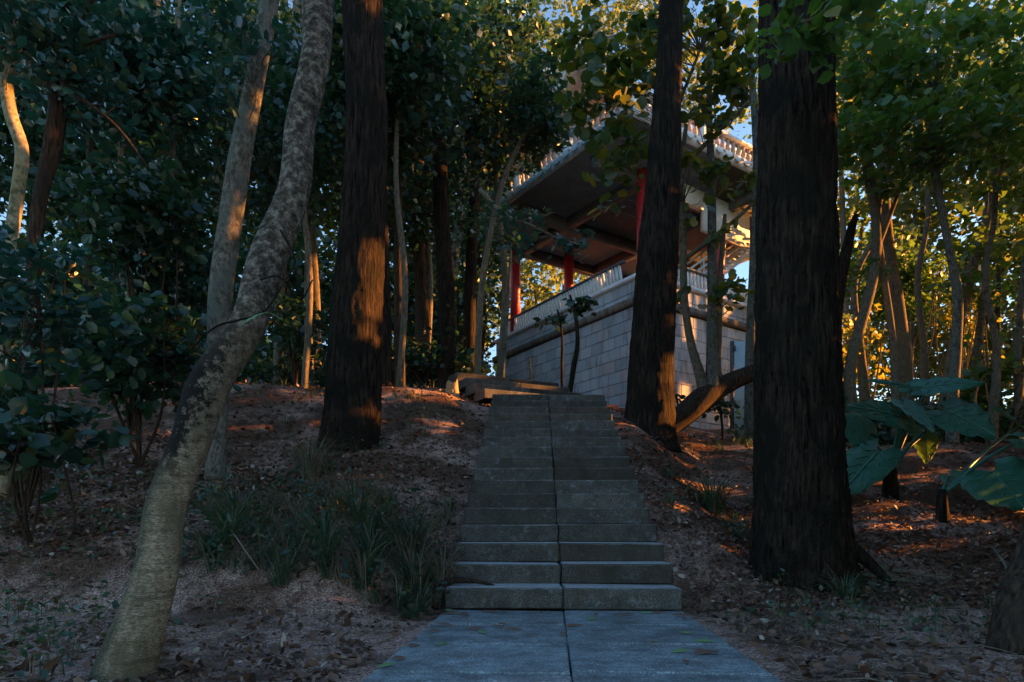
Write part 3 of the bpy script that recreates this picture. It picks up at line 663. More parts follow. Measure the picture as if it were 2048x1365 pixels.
# vine leaves on it
vl = thing('vine', 'thin vine with a pair of pale green leaves crossing the leaning trunk', 'vine', tuple(P(525, 630, 3.1)))
part('stem', *tube([P(380,700,3.05), P(430,655,3.08), P(480,640,3.1), P(528,624,3.12), P(565,570,3.12), P(590,520,3.2), P(560,460,3.2)], [.005]*7, 24, 5), M['bark_dark'], vl)
def biglf(parent, base, tip, width, m, fold=.15, seg=8, nrm=None, heart=True, droop=.1, name='leaf'):
    base = np.asarray(base, float); tip = np.asarray(tip, float); d = tip-base; L = np.linalg.norm(d); d /= L
    nrm = np.array([0, -.35, 1.]) if nrm is None else np.asarray(nrm, float); nrm = nrm-(nrm @ d)*d; nrm /= np.linalg.norm(nrm); s = np.cross(d, nrm)
    V = []; g = np.random.default_rng(int(abs(base[0]*1000))); sd = 6
    ss = np.linspace(0, 1, seg+1)
    for u in ss:
        w_ = width/2*float(np.interp(u, [0,.06,.15,.3,.5,.7,.85,.95,1], [.40,.70,.92,1,.88,.62,.36,.14,.01])) if heart else width/2*max(.02, math.sin(math.pi*u)**.8)
        back = -.34*L*(1-u)**2.5 if heart else 0
        for q in np.linspace(-1, 1, 2*sd+1):
            lobe = back*abs(q)**1.5
            ripple = .035*width*math.sin(u*26+abs(q)*5)*abs(q)
            V.append(base+d*(u*L+lobe)+s*(q*w_)+nrm*(abs(q)**1.3*fold*w_*1.2-droop*L*u*u-.06*width*q*q*q*q+ripple))
    n = 2*sd+1; Fq = [[a*n+b, a*n+b+1, (a+1)*n+b+1, (a+1)*n+b] for a in range(seg) for b in range(2*sd)]
    V = np.array(V); o = part(name, V, [np.array(Fq)], m, parent, True)
    if heart:
        G = V.reshape(seg+1, n, 3)+nrm*.004*(L/.5); G2 = G-nrm*.008*(L/.5); T = [tube(list(G[:, sd]), [.006*L/.5]*(seg+1), seg*2, 5, cap=False)]
        for a in range(0, seg-3, 2):
            for sg in (-1, 1):
                T.append(tube([G[min(seg, a+int(round(.5*b)))][sd+sg*b] for b in range(sd+1)], [.0035*L/.5]*(sd+1), 10, 4, cap=False))
        part('vein', *join(T), M['vein'], o, True)
    return o
M['vein'] = m_leaf('vein', (.05,.15,.11), (.07,.19,.14), (.07,.19,.14), .5, .1, (.1,.3,.1), .99)
M['leaf_pale'] = m_leaf('leaf_pale', (.10,.22,.08), (.14,.28,.10), (.14,.28,.1), .45, .2, (.2,.4,.1), .99)
biglf(vl, P(533,624,3.12), P(478,644,3.05), .045, M['leaf_pale'], heart=False, name='leaf')
biglf(vl, P(533,624,3.12), P(567,638,3.15), .045, M['leaf_pale'], heart=False, name='leaf')
part('stem', *tube([P(520,560,3.2), P(560,555,3.25), P(600,600,3.3), P(625,560,3.35)], [.004]*4, 20, 5), M['bark_dark'], vl)
# --- slim pale trunk behind it
t, a = trunk_px('slim_grey_tree', 'slender pale grey trunk rising just left of the leaning trunk, orange light near its top', 'tree',
    [(432,900,6.4,40),(436,760,6.4,42),(440,600,6.3,46),(458,460,6.25,46),(478,330,6.2,44),(500,210,6.2,38),(522,100,6.2,36),(540,0,6.2,36),(560,-140,6.2,34)], M['bark_grey'], sides=20, rings=70)
crown(t, [(P(500,20,5.6), (.45,.4,.35), 16, 12, .10, 5), (P(450,60,5.4), (.2,.3,.4), 6, 10, .09, 6)], M['leaf_teal'], .10, 'oval', .8, twigs=(a[-12:], M['bark_slim'], .006), droop=.9)
# --- big dark trunk left of the stairs
t, a = trunk_px('dark_tree', 'massive dark furrowed trunk on the slope left of the stairs, sunlit patch on its bark', 'tree',
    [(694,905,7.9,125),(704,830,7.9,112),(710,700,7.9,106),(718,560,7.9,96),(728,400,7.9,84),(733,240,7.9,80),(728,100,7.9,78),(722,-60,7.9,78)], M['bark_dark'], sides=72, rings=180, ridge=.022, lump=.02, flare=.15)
# --- middle trunk
t, a = trunk_px('middle_tree', 'straight dark trunk right of the stair top hiding the podium corner, orange lit edge', 'tree',
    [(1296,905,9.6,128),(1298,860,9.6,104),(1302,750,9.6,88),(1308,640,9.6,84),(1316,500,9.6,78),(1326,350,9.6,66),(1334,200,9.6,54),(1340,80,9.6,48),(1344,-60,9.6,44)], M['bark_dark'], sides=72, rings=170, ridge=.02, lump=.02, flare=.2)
tm, am = t, a
# --- big trunk right
t, a = trunk_px('large_tree', 'broad almost black trunk nearest the path on the right, deeply furrowed bark', 'tree',
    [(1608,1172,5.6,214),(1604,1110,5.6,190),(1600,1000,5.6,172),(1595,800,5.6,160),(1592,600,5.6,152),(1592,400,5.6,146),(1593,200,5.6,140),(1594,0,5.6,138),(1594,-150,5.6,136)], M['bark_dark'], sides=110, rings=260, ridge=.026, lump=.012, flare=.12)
tl, al = t, a
for rx, ry, ex, ey in ((1540,1165,1500,1190),(1690,1160,1745,1200),(1640,1175,1660,1210),(1680,1100,1800,1155)):
    b0 = P(rx, ry-25, 5.5); e = P(ex, ey, 5.3); e[2] = float(terrain(e[0], e[1]))-.03
    part('root', *tube([b0, (b0+e)/2+Z*.01, e], [.07, .05, .015], 12, 8, 0, .05), M['bark_dark'], t, True)
# --- mossy trunk in the right corner
t, a = trunk_px('corner_tree', 'mossy grey trunk cut by the lower right edge of the view', 'tree',
    [(1995,1400,3.2,95),(2018,1300,3.25,86),(2040,1200,3.3,74),(2075,1100,3.35,66),(2120,900,3.4,60),(2190,500,3.5,55)], M['bark_brown'], sides=32, rings=70, lump=.08)
# --- fallen leaning tree with stems in front of the podium
t, a = trunk_px('fallen_tree', 'half fallen trunk slanting up to the right before the podium with stems sprouting from it', 'tree',
    [(1330,868,11.0,32),(1365,832,11.1,46),(1405,798,11.2,50),(1445,772,11.3,40),(1500,748,11.4,33),(1560,735,11.5,30),(1640,700,11.6,26)], M['bark_brown'], sides=22, rings=50, lump=.05, base=False)
stems = [limb(t, [(1412,795,11.2,30),(1400,750,11.2,22),(1380,680,11.2,17),(1368,580,11.2,15),(1366,460,11.2,15),(1364,340,11.2,11),(1372,250,11.2,8)], M['bark_slim']),
    limb(t, [(1425,792,11.2,34),(1424,720,11.2,24),(1424,620,11.2,20),(1424,480,11.2,18),(1422,330,11.2,16),(1418,220,11.2,12),(1424,90,11.2,8)], M['bark_grey']),
    limb(t, [(1446,772,11.3,20),(1434,740,11.3,18),(1436,680,11.3,16),(1440,560,11.3,12),(1450,430,11.3,8)], M['bark_slim']),
    limb(t, [(1368,520,11.2,10),(1420,480,11.1,9),(1470,440,11,8),(1530,385,10.9,6)], M['bark_slim']),
    limb(t, [(1366,330,11.2,10),(1410,290,11,9),(1450,250,10.9,7),(1500,200,10.7,5)], M['bark_slim']),
    limb(t, [(1364,345,11.2,9),(1350,270,11.1,8),(1362,200,11,7),(1400,100,10.8,5)], M['bark_slim'])]
AN = np.vstack(stems)
gB = np.random.default_rng(21); blobs = []
for px, py, D, r, n in ((1190,230,10.3,50,12),(1230,290,10.3,45,10),(1160,200,10.4,35,5),(1270,320,10.2,40,8),(1250,180,10.3,50,12),(1200,130,10.4,40,7),(1390,330,10.5,35,6),(1460,160,10.7,50,12),(1460,225,10.5,35,5),(1200,40,10.5,55,10),(1280,60,10.2,60,12),(1380,40,10.6,70,14),(1470,70,10.8,60,14),(1300,150,10.4,60,11),(1240,130,10.3,45,7),(1420,150,10.6,60,10),(1480,200,10.8,45,9),
    (1180,190,10.2,35,5),(1250,240,10.2,50,9),(1220,330,10.2,35,4),(1390,230,10.6,40,6),(1440,310,10.5,32,4),(1490,350,10.5,30,4),(1410,400,10.6,22,2),(1240,400,10.2,28,3),(1450,455,10.6,20,2),
    (1430,590,11,28,6),(1440,660,11,26,4),(1460,560,10.9,24,3),(1495,570,10.8,18,2),(1380,570,11,14,1),(1420,740,11,22,2),(1500,120,10.8,40,8),(1330,30,10.3,60,12),(1450,20,10.6,60,12),(1160,120,10.6,30,4),(1130,60,10.8,40,6)):
    q = r/F*D; blobs.append((P(px, py, D), (q, .5, q), n, 6, .13, px*7+py))
CLEAR_SAVE = CLEAR[:]; CLEAR[:] = []
crown(t, blobs, M['leaf_round'], .15, 'round', .75, twigs=(AN, M['bark_slim'], .008), droop=.5)
CLEAR[:] = CLEAR_SAVE
t, a = trunk_px('pale_sapling', 'slim mottled pale trunk standing left of the broad black trunk before the podium', 'tree',
    [(1503,870,12.5,28),(1500,780,12.5,22),(1503,640,12.5,20),(1508,500,12.5,16),(1513,360,12.5,14),(1510,240,12.5,14),(1500,120,12.5,12),(1490,20,12.5,10)], M['bark_grey'], sides=12, rings=50)
# --- small saplings against the left podium face
def sapling(label, pts, m, tips, leafm, size=.15, n=6, per=11, shape='oval', rr=.006):
    t, a = trunk_px('sapling', label, 'sapling', pts, m, sides=8, rings=24, part_name='stem')
    bl = []
    for px, py in tips:
        bl.append((P(px, py, pts[-1][2]), (.14, .14, .10), n*2, per, .12, int(px+py)))
    CLEAR[:] = []
    crown(t, bl, leafm, size, shape, .8, twigs=(a[8:], m, rr), droop=.5)
    CLEAR[:] = CLEAR_SAVE
sapling('dark sapling with a forked top standing closest to the middle trunk before the podium', [(1138,800,12,10),(1148,730,12,11),(1155,690,12,9),(1152,640,12,7),(1140,590,12,4)], M['bark_dark'], [(1150,665),(1180,672),(1205,680),(1125,672),(1165,610),(1190,690)], M['leaf_dark'])
sapling('thin sapling left of the forked one with small dark leaves', [(1124,800,12.3,6),(1124,730,12.3,6),(1124,670,12.3,5),(1115,620,12.3,4)], M['bark_dark'], [(1112,640),(1105,690),(1130,700),(1100,700),(1108,660)], M['leaf_dark'], .13, 3)
sapling('shortest sapling leaning on the left half of the podium wall', [(1065,790,12.5,5),(1062,750,12.5,5),(1058,715,12.5,4)], M['bark_slim'], [(1056,712),(1070,705),(1050,720)], M['leaf_dark'], .13, 3, 8)
sapling('tall whitish sapling stem at the left end of the terrace railing', [(1004,770,13,9),(1010,680,13,8),(1016,600,13,7),(1022,500,13,5)], M['bark_grey'], [(1000,520),(1020,480),(980,500)], M['leaf_dark'], .13, 3)
sapling('young plant between the middle trunk and the fallen tree', [(1350,850,11.5,5),(1356,815,11.5,5),(1352,790,11.5,4)], M['bark_dark'], [(1345,790),(1362,795),(1355,805)], M['leaf_dark'], .14, 2, 6)
sapling('leafy sapling at the foot of the fallen trunk by the metal door', [(1445,860,12,5),(1440,815,12,5),(1436,800,12,4)], M['bark_dark'], [(1440,800),(1452,815),(1430,812)], M['leaf_dark'], .13, 2, 6)
# a leafy branch hanging before the lower storey
t, a = trunk_px('hanging_branch', 'drooping teal leafy spray hanging in front of the shaded lower storey', 'branch', [(960,380,9.5,10),(1010,430,9.3,7),(1060,450,9.1,5),(1110,475,9,4),(1160,490,8.9,3)], M['bark_slim'], base=False, sides=6, rings=20, part_name='stem')
CLEAR[:] = []
crown(t, [(P(px, py, 9.0), (.12,.12,.06), 3, 5, .10, px) for px, py in ((1080,455),(1120,470),(1160,485),(1165,500),(1110,490),(1030,440),(1000,430),(1020,500),(1060,490))], M['leaf_teal'], .15, 'oval', .5, droop=.2, twigs=(a, M['bark_slim'], .004))
CLEAR[:] = CLEAR_SAVE

# --- overhanging foreground leaves, top right
t, a = trunk_px('overhanging_branch', 'leafy branch with broad green leaves hanging over the top of the black trunk', 'branch', [(1760,-120,4.6,16),(1700,-30,4.6,12),(1640,30,4.6,8),(1560,60,4.6,5)], M['bark_slim'], base=False, sides=6, rings=20, part_name='stem')
crown(t, [(P(1600,70,4.6), (.22,.2,.14), 12, 5, .07, 3), (P(1650,40,4.6), (.2,.2,.2), 12, 5, .07, 4), (P(1560,20,4.6), (.16,.2,.12), 7, 5, .07, 9), (P(1720,10,4.6), (.22,.2,.2), 8, 5, .07, 8)], M['leaf_green'], .105, 'oval', .8, twigs=(a, M['bark_slim'], .003), wid=1.5, droop=.8, clear=False)
# --- right hand trees
def tree(label, pts, m, blobs_px, leafm, size, group=None, per=40, spread=.35, name='forest_tree', shape='quad', rings=40, sides=12, twig=None, ridge=0, wid=1.2, limbs=()):
    t, a = trunk_px(name, label, 'tree', pts, m, group, sides=sides, rings=rings, ridge=ridge)
    for lb in limbs: a = np.vstack([a, limb(t, lb, m, 7, 14)])
    bl = []
    for px, py, D, rx, ry, n in blobs_px:
        bl.append((P(px, py, D), (rx/F*D, max(rx, ry)/F*D*.8, ry/F*D), n, per, spread, int(px*3+py*5+D*7)))
    if bl: crown(t, bl, leafm, size, shape, .75, wid=wid, twigs=(a[10:], m, twig) if twig else None)
    return t
tree('slim tree with sinuous grey trunk in the right thicket behind the elephant ear plant', [(1905,800,12,22),(1912,700,12,20),(1915,590,12,18),(1895,480,12,15),(1876,380,12,15),(1864,250,12,20),(1870,120,12,18)], M['bark_grey'],
     [(1880,120,11,170,110,70),(1960,260,11.5,120,90,45),(1780,220,11,110,80,36)], M['leaf_green'], .17, per=16, spread=.22, shape='oval', twig=.008)
tree('twisted slim trunk just right of the broad black trunk', [(1712,860,13,26),(1700,740,13,22),(1745,560,13,20),(1752,440,13,18),(1735,330,13,20),(1730,200,13,16)], M['bark_slim'],
     [(1740,90,12,110,110,50),(1710,260,12.5,80,80,30),(1790,340,12.5,90,60,25)], M['leaf_green'], .17, per=16, spread=.22, shape='oval', twig=.008, limbs=([(1745,520,13,14),(1780,430,13,10),(1800,380,13,7)],))
tree('straight brownish trunk in the middle of the right thicket', [(1812,800,14,26),(1800,640,14,24),(1775,480,14,22),(1765,340,14,20),(1760,180,14,16)], M['bark_slim'],
     [(1830,60,13,150,100,50),(1850,420,14,70,50,14)], M['leaf_green'], .18, per=16, spread=.25, shape='oval', twig=.008)
tree('slanting trunk leaning right at the far right of the thicket', [(1888,830,15,26),(1920,640,15,22),(1962,480,15,20),(2000,360,15,14),(2015,260,15,12)], M['bark_slim'],
     [(2000,180,13,120,120,60),(2010,420,14,80,90,30),(1950,560,15,90,70,20)], M['leaf_green'], .18, per=16, spread=.25, shape='oval', twig=.008)
tree('dark stem crossing low behind the black trunk at its right', [(1668,800,13,20),(1672,620,13,26),(1700,470,13,18),(1712,430,13,10)], M['bark_dark'], [(1690,560,13.5,60,60,10)], M['leaf_green'], .17, per=14, spread=.25, twig=.006)
for q, (x, lab) in enumerate(((1850,'thin stem between two slim trunks in the right thicket'),(1985,'thin stem near the right edge above the elephant ear'),(1735,'pale stem rising right behind the broad black trunk'),(2040,'stem cut by the right edge of the view'),(1790,'second thin stem left of the sinuous grey trunk'),(1945,'forked thin stem right of the sinuous grey trunk'))):
    r = random.Random(q); dd = 12+r.random()*5
    tree(lab, [(x,850,dd,14+r.random()*8),(x+r.uniform(-15,15),700,dd,14),(x+r.uniform(-30,30),560,dd,12),(x+r.uniform(-40,50),430,dd,10),(x+r.uniform(-50,70),300,dd,9)], M['bark_grey'] if q % 2 else M['bark_slim'],
         [(x+r.uniform(-40,40),r.uniform(250,380),dd,80,70,18),(x+r.uniform(-40,40),r.uniform(600,680),dd+1,60,45,8)], M['leaf_green'], .16, per=14, spread=.25, twig=.006)
# off to the right of the view: the trees that screen the low sun
for q, (X, Y) in enumerate(((5.5,2.5),(7.5,5.5),(9.5,9),(12,13),(15,17),(19,21),(24,26),(8,0.5),(13,5.6),(19,14.2),(24,18),(24,26.5),(28,31),(32,36),(35,41))):
    z = float(terrain(X, Y)); t = thing('screen_tree', 'bushy broadleaf tree beyond the right edge of the view', 'tree', (X, Y, z-.1), 'trees beyond the right edge')
    part('trunk', *tube([(X,Y,z-.1),(X+.2,Y,z+3),(X,Y+.2,z+7),(X+.3,Y,z+11)], [.2,.16,.12,.05], 24, 10, 0, .04, q), M['bark_brown'], t, True)
    CLEAR.append((-500, -500, 2120, 2000, 14)); crown(t, [((X+1,Y,z+2.2),(2.6,2.2,2.3),120,30,.5,q), ((X+1,Y,z+6.5),(2.8,2.6,3.4),150,30,.5,q+50)], M['leaf_far'], .30, 'quad', .8, wid=1.4); CLEAR.pop()

# --- left hand trees, near
tree('curving pale stem at the far left edge with an orange sunlit bend', [(6,760,6,24),(10,640,6,24),(22,480,6,24),(36,380,6,24),(44,300,6,24),(22,230,6,24),(12,160,6,24),(26,110,6,22),(42,40,6,22),(48,-60,6,22)], M['bark_pale'],
     [(30,60,5.8,100,80,26)], M['leaf_teal'], .10, per=16, spread=.16, shape='oval', twig=.006)
tree('dark crooked trunk next to the pale curving stem at the left', [(60,780,6.5,26),(66,560,6.5,26),(80,400,6.5,26),(108,280,6.5,34),(112,190,6.5,30),(70,110,6.5,28),(52,40,6.5,30),(58,-60,6.5,32)], M['bark_brown'],
     [(120,60,6.3,130,90,40),(200,180,6.6,110,80,30)], M['leaf_teal'], .10, per=16, spread=.16, shape='oval', twig=.006, limbs=([(104,200,6.5,16),(112,120,6.4,14),(150,60,6.3,12),(195,-20,6.2,10)], [(-20,100,6.2,12),(60,92,6.2,14),(150,92,6.2,10),(230,70,6.2,6)], [(70,105,6.4,9),(140,180,6.3,7),(230,250,6.3,5),(300,340,6.2,3)]))
gl_ = random.Random(5)
labs = ['slim dark trunk between the left edge and the leaning tree', 'pale thin trunk deep in the shade left of the leaning tree', 'leaning thin stem behind the slender grey trunk', 'thin trunk with a bright orange stripe left of the massive dark trunk', 'narrow trunk lit orange low down behind the leaning tree',
        'dark trunk right of the massive furrowed trunk', 'pair of close dark stems left of the stair top', 'dark trunk nearest the left end of the podium', 'thin grey stem against the foliage left of the pavilion', 'brown trunk in the shade halfway between the left edge and leaning tree', 'stem leaning right above the stair top', 'dark slender trunk directly behind the massive furrowed trunk']
spec = [(170,12,18,'bark_brown'),(285,11,18,'bark_grey'),(620,13,16,'bark_grey'),(630,14,24,'bark_slim'),(556,13,18,'bark_slim'),(890,13,34,'bark_dark'),(845,15,30,'bark_brown'),(940,16,24,'bark_dark'),(905,18,16,'bark_grey'),(340,10,16,'bark_slim'),(800,12,20,'bark_brown'),(775,10.5,18,'bark_dark')]
for lab, (x, D, wd, mm) in zip(labs, spec):
    g0 = float(terrain((x-HX)/F*D, D)); yb = HY-(g0-EYE)/D*F; s_ = gl_.uniform(-25, 35)
    pts = [(x,yb,D,wd*1.15),(x+s_*.2+gl_.uniform(-6,6),yb-180,D,wd),(x+s_*.5+gl_.uniform(-8,8),yb-380,D,wd*.9),(x+s_,yb-600,D,wd*.8),(x+s_*1.4,yb-800,D,wd*.7)]
    tree(lab, pts, M[mm], [(x+gl_.uniform(-60,60),gl_.uniform(20,200),D,130,110,60),(x+gl_.uniform(-80,80),gl_.uniform(250,420),D+1,110,70,26)], M[gl_.choice(['leaf_dark','leaf_teal','leaf_dark'])], .15, per=26, spread=.28, rings=24, sides=10, twig=.007)
# shrubs and understorey on the left
for q, (lab, x, y, D, rx, ry, n, lm, sz) in enumerate((
    ('tall dense teal leaved shrub filling the lower left edge', 50, 600, 5.2, 140, 160, 62, 'leaf_teal', .10),
    ('low dark broad leaved bush at the left edge above the bare soil', 60, 850, 4.6, 120, 70, 34, 'leaf_dark', .12),
    ('dark bush spreading left of the leaning trunk', 280, 700, 7.0, 150, 110, 90, 'leaf_dark', .13),
    ('upright shrub with bluish leaves behind the leaning trunk', 350, 560, 9.0, 130, 110, 80, 'leaf_teal', .13),
    ('small leaved shrub left of the slender grey trunk high up', 260, 420, 8.0, 150, 110, 90, 'leaf_dark', .12),
    ('dark shrub right of the leaning trunk on the slope', 590, 660, 12.0, 60, 60, 36, 'leaf_dark', .14),
    ('low leafy bush left of the stair top', 850, 700, 13.0, 70, 60, 36, 'leaf_dark', .14),
    ('bush crowding the left corner of the podium', 940, 620, 18.0, 60, 110, 50, 'leaf_dark', .18),
    ('green bush overhanging the left roof edge', 960, 470, 19.0, 70, 90, 60, 'leaf_dark', .18))):
    b = P(x, y, D); b[2] = float(terrain(b[0], b[1]))
    t = thing('shrub', lab, 'shrub', tuple(b)); g2 = np.random.default_rng(q); S_ = []; AA = []
    for k_ in range(5):
        tp = P(x+g2.uniform(-rx, rx)*.7, y-ry*.3, D+g2.uniform(-.3,.3)); mid = (b+tp)/2+g2.normal(0, .12, 3)
        S_.append(tube([b, mid, tp], [.018*D/6, .013*D/6, .005], 12, 6, cap=False)); AA.append(cr(np.array([b, mid, tp]), 8))
    part('stem', *join(S_), M['bark_brown'], t, True, kind='stuff')
    crown(t, [(P(x, y, D), (rx/F*D, .8, ry/F*D), n, 20, .14*D/6, q+300)], M[lm], sz, 'oval', .8, twigs=(np.vstack(AA), M['bark_brown'], .005), name='foliage', wid=1.2)
# low canopy filling the upper left between the trunks
for q, (lab, x, y, D, rx, ry, n) in enumerate((
    ('crown of teal leaves hanging between the left edge and the slender trunk', 250, 130, 8.5, 190, 140, 150),
    ('dark crown above the massive furrowed trunk', 800, 130, 11.0, 150, 150, 120),
    ('dense dark crown left of the upper roof', 1000, 170, 14.0, 120, 170, 170),
    ('dark leafy crown touching the left end of the upper balustrade', 1075, 225, 12.5, 50, 75, 60),
    ('dark crown behind the leaning trunk top', 610, 260, 11.0, 130, 150, 90),
    ('dark crown low behind the massive trunk', 850, 420, 15.0, 110, 120, 80))):
    xb = 955 if x == 1075 else x
    t, a = trunk_px('understorey_tree', lab, 'tree', [(xb,760,D,14),(xb+10,560,D,13),((xb+x)/2-8,360,D,11),(x,y,D,8)], M['bark_slim'], sides=8, rings=30)
    crown(t, [(P(x, y, D), (rx/F*D, 1.2, ry/F*D), n, 30, .26, q+900)], M['leaf_dark' if q != 0 else 'leaf_teal'], .14, 'quad', .8, twigs=(a[12:], M['bark_slim'], .006), wid=1.3)

# --- forest behind: every tree with its own trunk and crown
gf = random.Random(11)
LM = [(0,'at the far left edge'),(110,'behind the crooked trunk at the left'),(300,'left of the slender pale grey trunk'),(460,'behind the slender pale grey trunk'),(600,'behind the top of the leaning trunk'),(700,'just left of the massive furrowed trunk'),(800,'just right of the massive furrowed trunk'),(900,'between the massive furrowed trunk and the pavilion'),
      (985,'beside the left end of the podium'),(1080,'above the left half of the balcony'),(1180,'over the left end of the balcony'),(1290,'over the corner of the balcony'),(1400,'right of the middle trunk'),(1520,'between the middle and the broad black trunk'),(1720,'directly right of the broad black trunk'),(1800,'behind the twisted slim trunk'),(1880,'behind the sinuous grey trunk'),(1960,'right of the sinuous grey trunk'),(2050,'behind the slanting trunk at the right'),(9999,'at the far right edge')]
USED = {}
def far_tree(px, D, ctr, rx, ry, n, lm, grp, lab, sz, wd=None, per=26):
    where = next(w_ for a, w_ in LM if px <= a); hi_ = 'high' if ctr < 180 else 'mid height' if ctr < 400 else 'low'
    lab = '%s %s crown of a distant tree %s' % ('bright' if lm != 'leaf_dark' else 'dark', hi_, where)
    if lab in USED: lab = ('wide ' if rx > 130 else 'narrow ')+lab
    if lab in USED: lab = 'nearest '+lab if D < 25 else 'thin '+lab
    USED[lab] = 1
    X = (px-HX)/F*D; z = float(terrain(X, D)); top_ = ctr+ry*.4
    t = thing('background_tree', lab, 'tree', (X, D, z-.2), grp)
    r_ = gf.uniform(.06, .13) if px > 1550 else gf.uniform(.10, .22); zc = EYE+(HY-ctr)/F*D
    lean = gf.uniform(-.8, .8)
    part('trunk', *tube([(X,D,z-.2),(X+lean*.3,D,z+(zc-z)*.35),(X+lean*.6,D,z+(zc-z)*.7),(X+lean,D,zc)], [r_*1.2, r_, r_*.8, r_*.4], 14, 7, 0, .04, int(px)), M[gf.choice(['bark_slim','bark_brown','bark_grey'])], t, True)
    crown(t, [((X+lean, D, zc), (rx/F*D, 2.2, ry/F*D), n, per, .6, int(px*13+D*7+ctr))], M[lm], sz, 'quad', .8, wid=1.4)
GL = 'trees deep in the wood on the left'; LLb = 'dim background tree among the trunks of the wood left of the pavilion'
for px, D, ctr, rx, ry, n in ((-120,20,300,220,330,190),(60,22,150,200,260,190),(120,24,470,200,220,170),(260,21,250,180,260,190),(330,26,520,160,200,150),(430,23,120,170,240,190),(520,25,380,160,230,180),(600,21,560,120,140,90),
    (620,24,150,170,240,180),(720,27,420,150,220,160),(760,22,200,150,220,170),(860,26,330,130,230,160),(900,30,130,150,230,170),(940,34,420,120,220,130),(860,24,600,90,110,70),(200,28,640,200,120,110),(20,26,640,160,120,90),(340,27,660,120,110,90),(610,28,680,120,100,80),(920,33,640,90,110,80),(965,36,560,80,150,80),(800,31,680,120,90,80),(480,29,640,180,110,110),(740,30,640,150,110,90)):
    far_tree(px, D, ctr, rx, ry, n, gf.choice(['leaf_dark','leaf_dark','leaf_far']), GL, LLb, .26)
GR = 'trees rising behind the pavilion'; LR_ = 'sunlit tree crown rising behind the pavilion roof'
for px, D, ctr, rx, ry, n in ((1020,40,260,130,260,95),(1120,44,330,120,260,80),(1200,42,60,130,140,55),(1330,46,20,140,160,60),(1440,42,110,120,160,65),(1080,40,560,120,150,80),(1240,48,620,160,130,70),(1060,46,40,130,150,60)):
    far_tree(px, D, ctr, rx, ry, n, 'leaf_far', GR, LR_, .36)
for q, (lab, x, y, D, rx, ry, n, lm) in enumerate((
    ('yellow green sunlit shrub just right of the broad black trunk', 1730, 690, 17, 70, 70, 60, 'leaf_sun'),
    ('sunlit shrub behind the elephant ear leaves', 1830, 690, 19, 110, 90, 130, 'leaf_sun'),
    ('leafy shrub below the sinuous grey trunk', 1920, 640, 17, 90, 100, 120, 'leaf_green'),
    ('dark green shrub at the right edge above the elephant ear', 2010, 760, 13, 70, 60, 60, 'leaf_green'),
    ('loose green shrub near the top right thicket trunks', 1800, 560, 20, 130, 100, 150, 'leaf_green'),
    ('bright shrub at the far right under the slanting trunk', 1990, 620, 21, 100, 110, 120, 'leaf_sun'))):
    b = P(x, y, D); b[2] = float(terrain(b[0], b[1])); t = thing('shrub', lab, 'shrub', tuple(b))
    S_ = []; AA = []; g2 = np.random.default_rng(q+60)
    for k_ in range(6):
        tp = P(x+g2.uniform(-rx, rx)*.7, y-ry*.5, D); mid = (b+tp)/2+g2.normal(0, .25, 3)
        S_.append(tube([b, mid, tp], [.035, .025, .01], 12, 6, cap=False)); AA.append(cr(np.array([b, mid, tp]), 8))
    part('stem', *join(S_), M['bark_slim'], t, True, kind='stuff')
    crown(t, [(P(x, y, D), (rx/F*D, 1.0, ry/F*D), n, 22, .30, q+700)], M[lm], .17, 'oval', .8, twigs=(np.vstack(AA), M['bark_slim'], .008), name='foliage', wid=1.2)
GT = 'trees closing the right thicket'; LT_ = 'bright leafy tree closing the thicket right of the pavilion'
for px, D, ctr, rx, ry, n in ((1610,31,140,120,200,90),(1700,24,140,140,200,100),(1700,26,440,110,170,60),(1820,22,330,130,170,80),(1850,26,120,150,190,110),(1940,24,500,130,150,50),(1990,22,240,150,200,100),(2080,24,450,150,200,80),(1780,28,620,120,100,35),(1900,30,690,140,90,70),(2030,28,680,130,100,35),(1690,30,690,100,90,25),(1740,30,530,140,110,80),(1860,32,600,130,90,80),(1980,30,540,130,110,80),(1900,34,730,200,70,90),(1720,34,720,150,80,70),(2050,32,700,130,90,70),(1640,30,560,90,160,60),(2200,20,300,160,300,110),(1960,26,60,160,140,80)):
    far_tree(px, D, ctr, rx, ry, n, gf.choice(['leaf_far','leaf_green']), GT, LT_, .27)
# low undergrowth seen between the far trunks (nobody could count it)
def strew(n, xr, yr, seed, cond=None):
    g = np.random.default_rng(seed); Y = yr[0]+(yr[1]-yr[0])*g.random(n)**1.3; u = xr[0]+(xr[1]-xr[0])*g.random(n); X = (u-HX)/F*Y
    d = np.abs(X-xc(Y)); k = (d > HW+.08) | (Y > 11.6)
    if cond is not None: k &= cond(X, Y, u)
    X, Y = X[k], Y[k]; return X, Y, terrain(X, Y)
def inpod(X, Y):
    q = np.stack([X-PC[0], Y-PC[1]], 1); A_ = np.array([pL[:2], pR[:2]]).T; s_ = np.linalg.solve(A_, q.T); return (s_[0] > -.3) & (s_[0] < LL+.5) & (s_[1] > -.3) & (s_[1] < LR+.5)
X, Y, Zt = strew(9000, (-200, 2300), (13, 34), 40, lambda X, Y, u: ~inpod(X, Y) & ~((u > 960) & (u < 1520)))
g = np.random.default_rng(8); rep = 12
c = np.stack([X, Y, Zt+g.random(len(X))*.5], 1); Pt = (c[:, None]+g.normal(0, .3, (len(c), rep, 3))).reshape(-1, 3)
Pt = Pt[cull(Pt) & seen_clear(Pt)]
V, Fs = leaves(Pt, .17, 'quad', .8, .2, 5, 1.3); o = link('undergrowth', mesh('undergrowth', V, Fs, M['leaf_dark'])); setp(o, 'low dark leafy undergrowth on the far forest floor', kind='stuff')

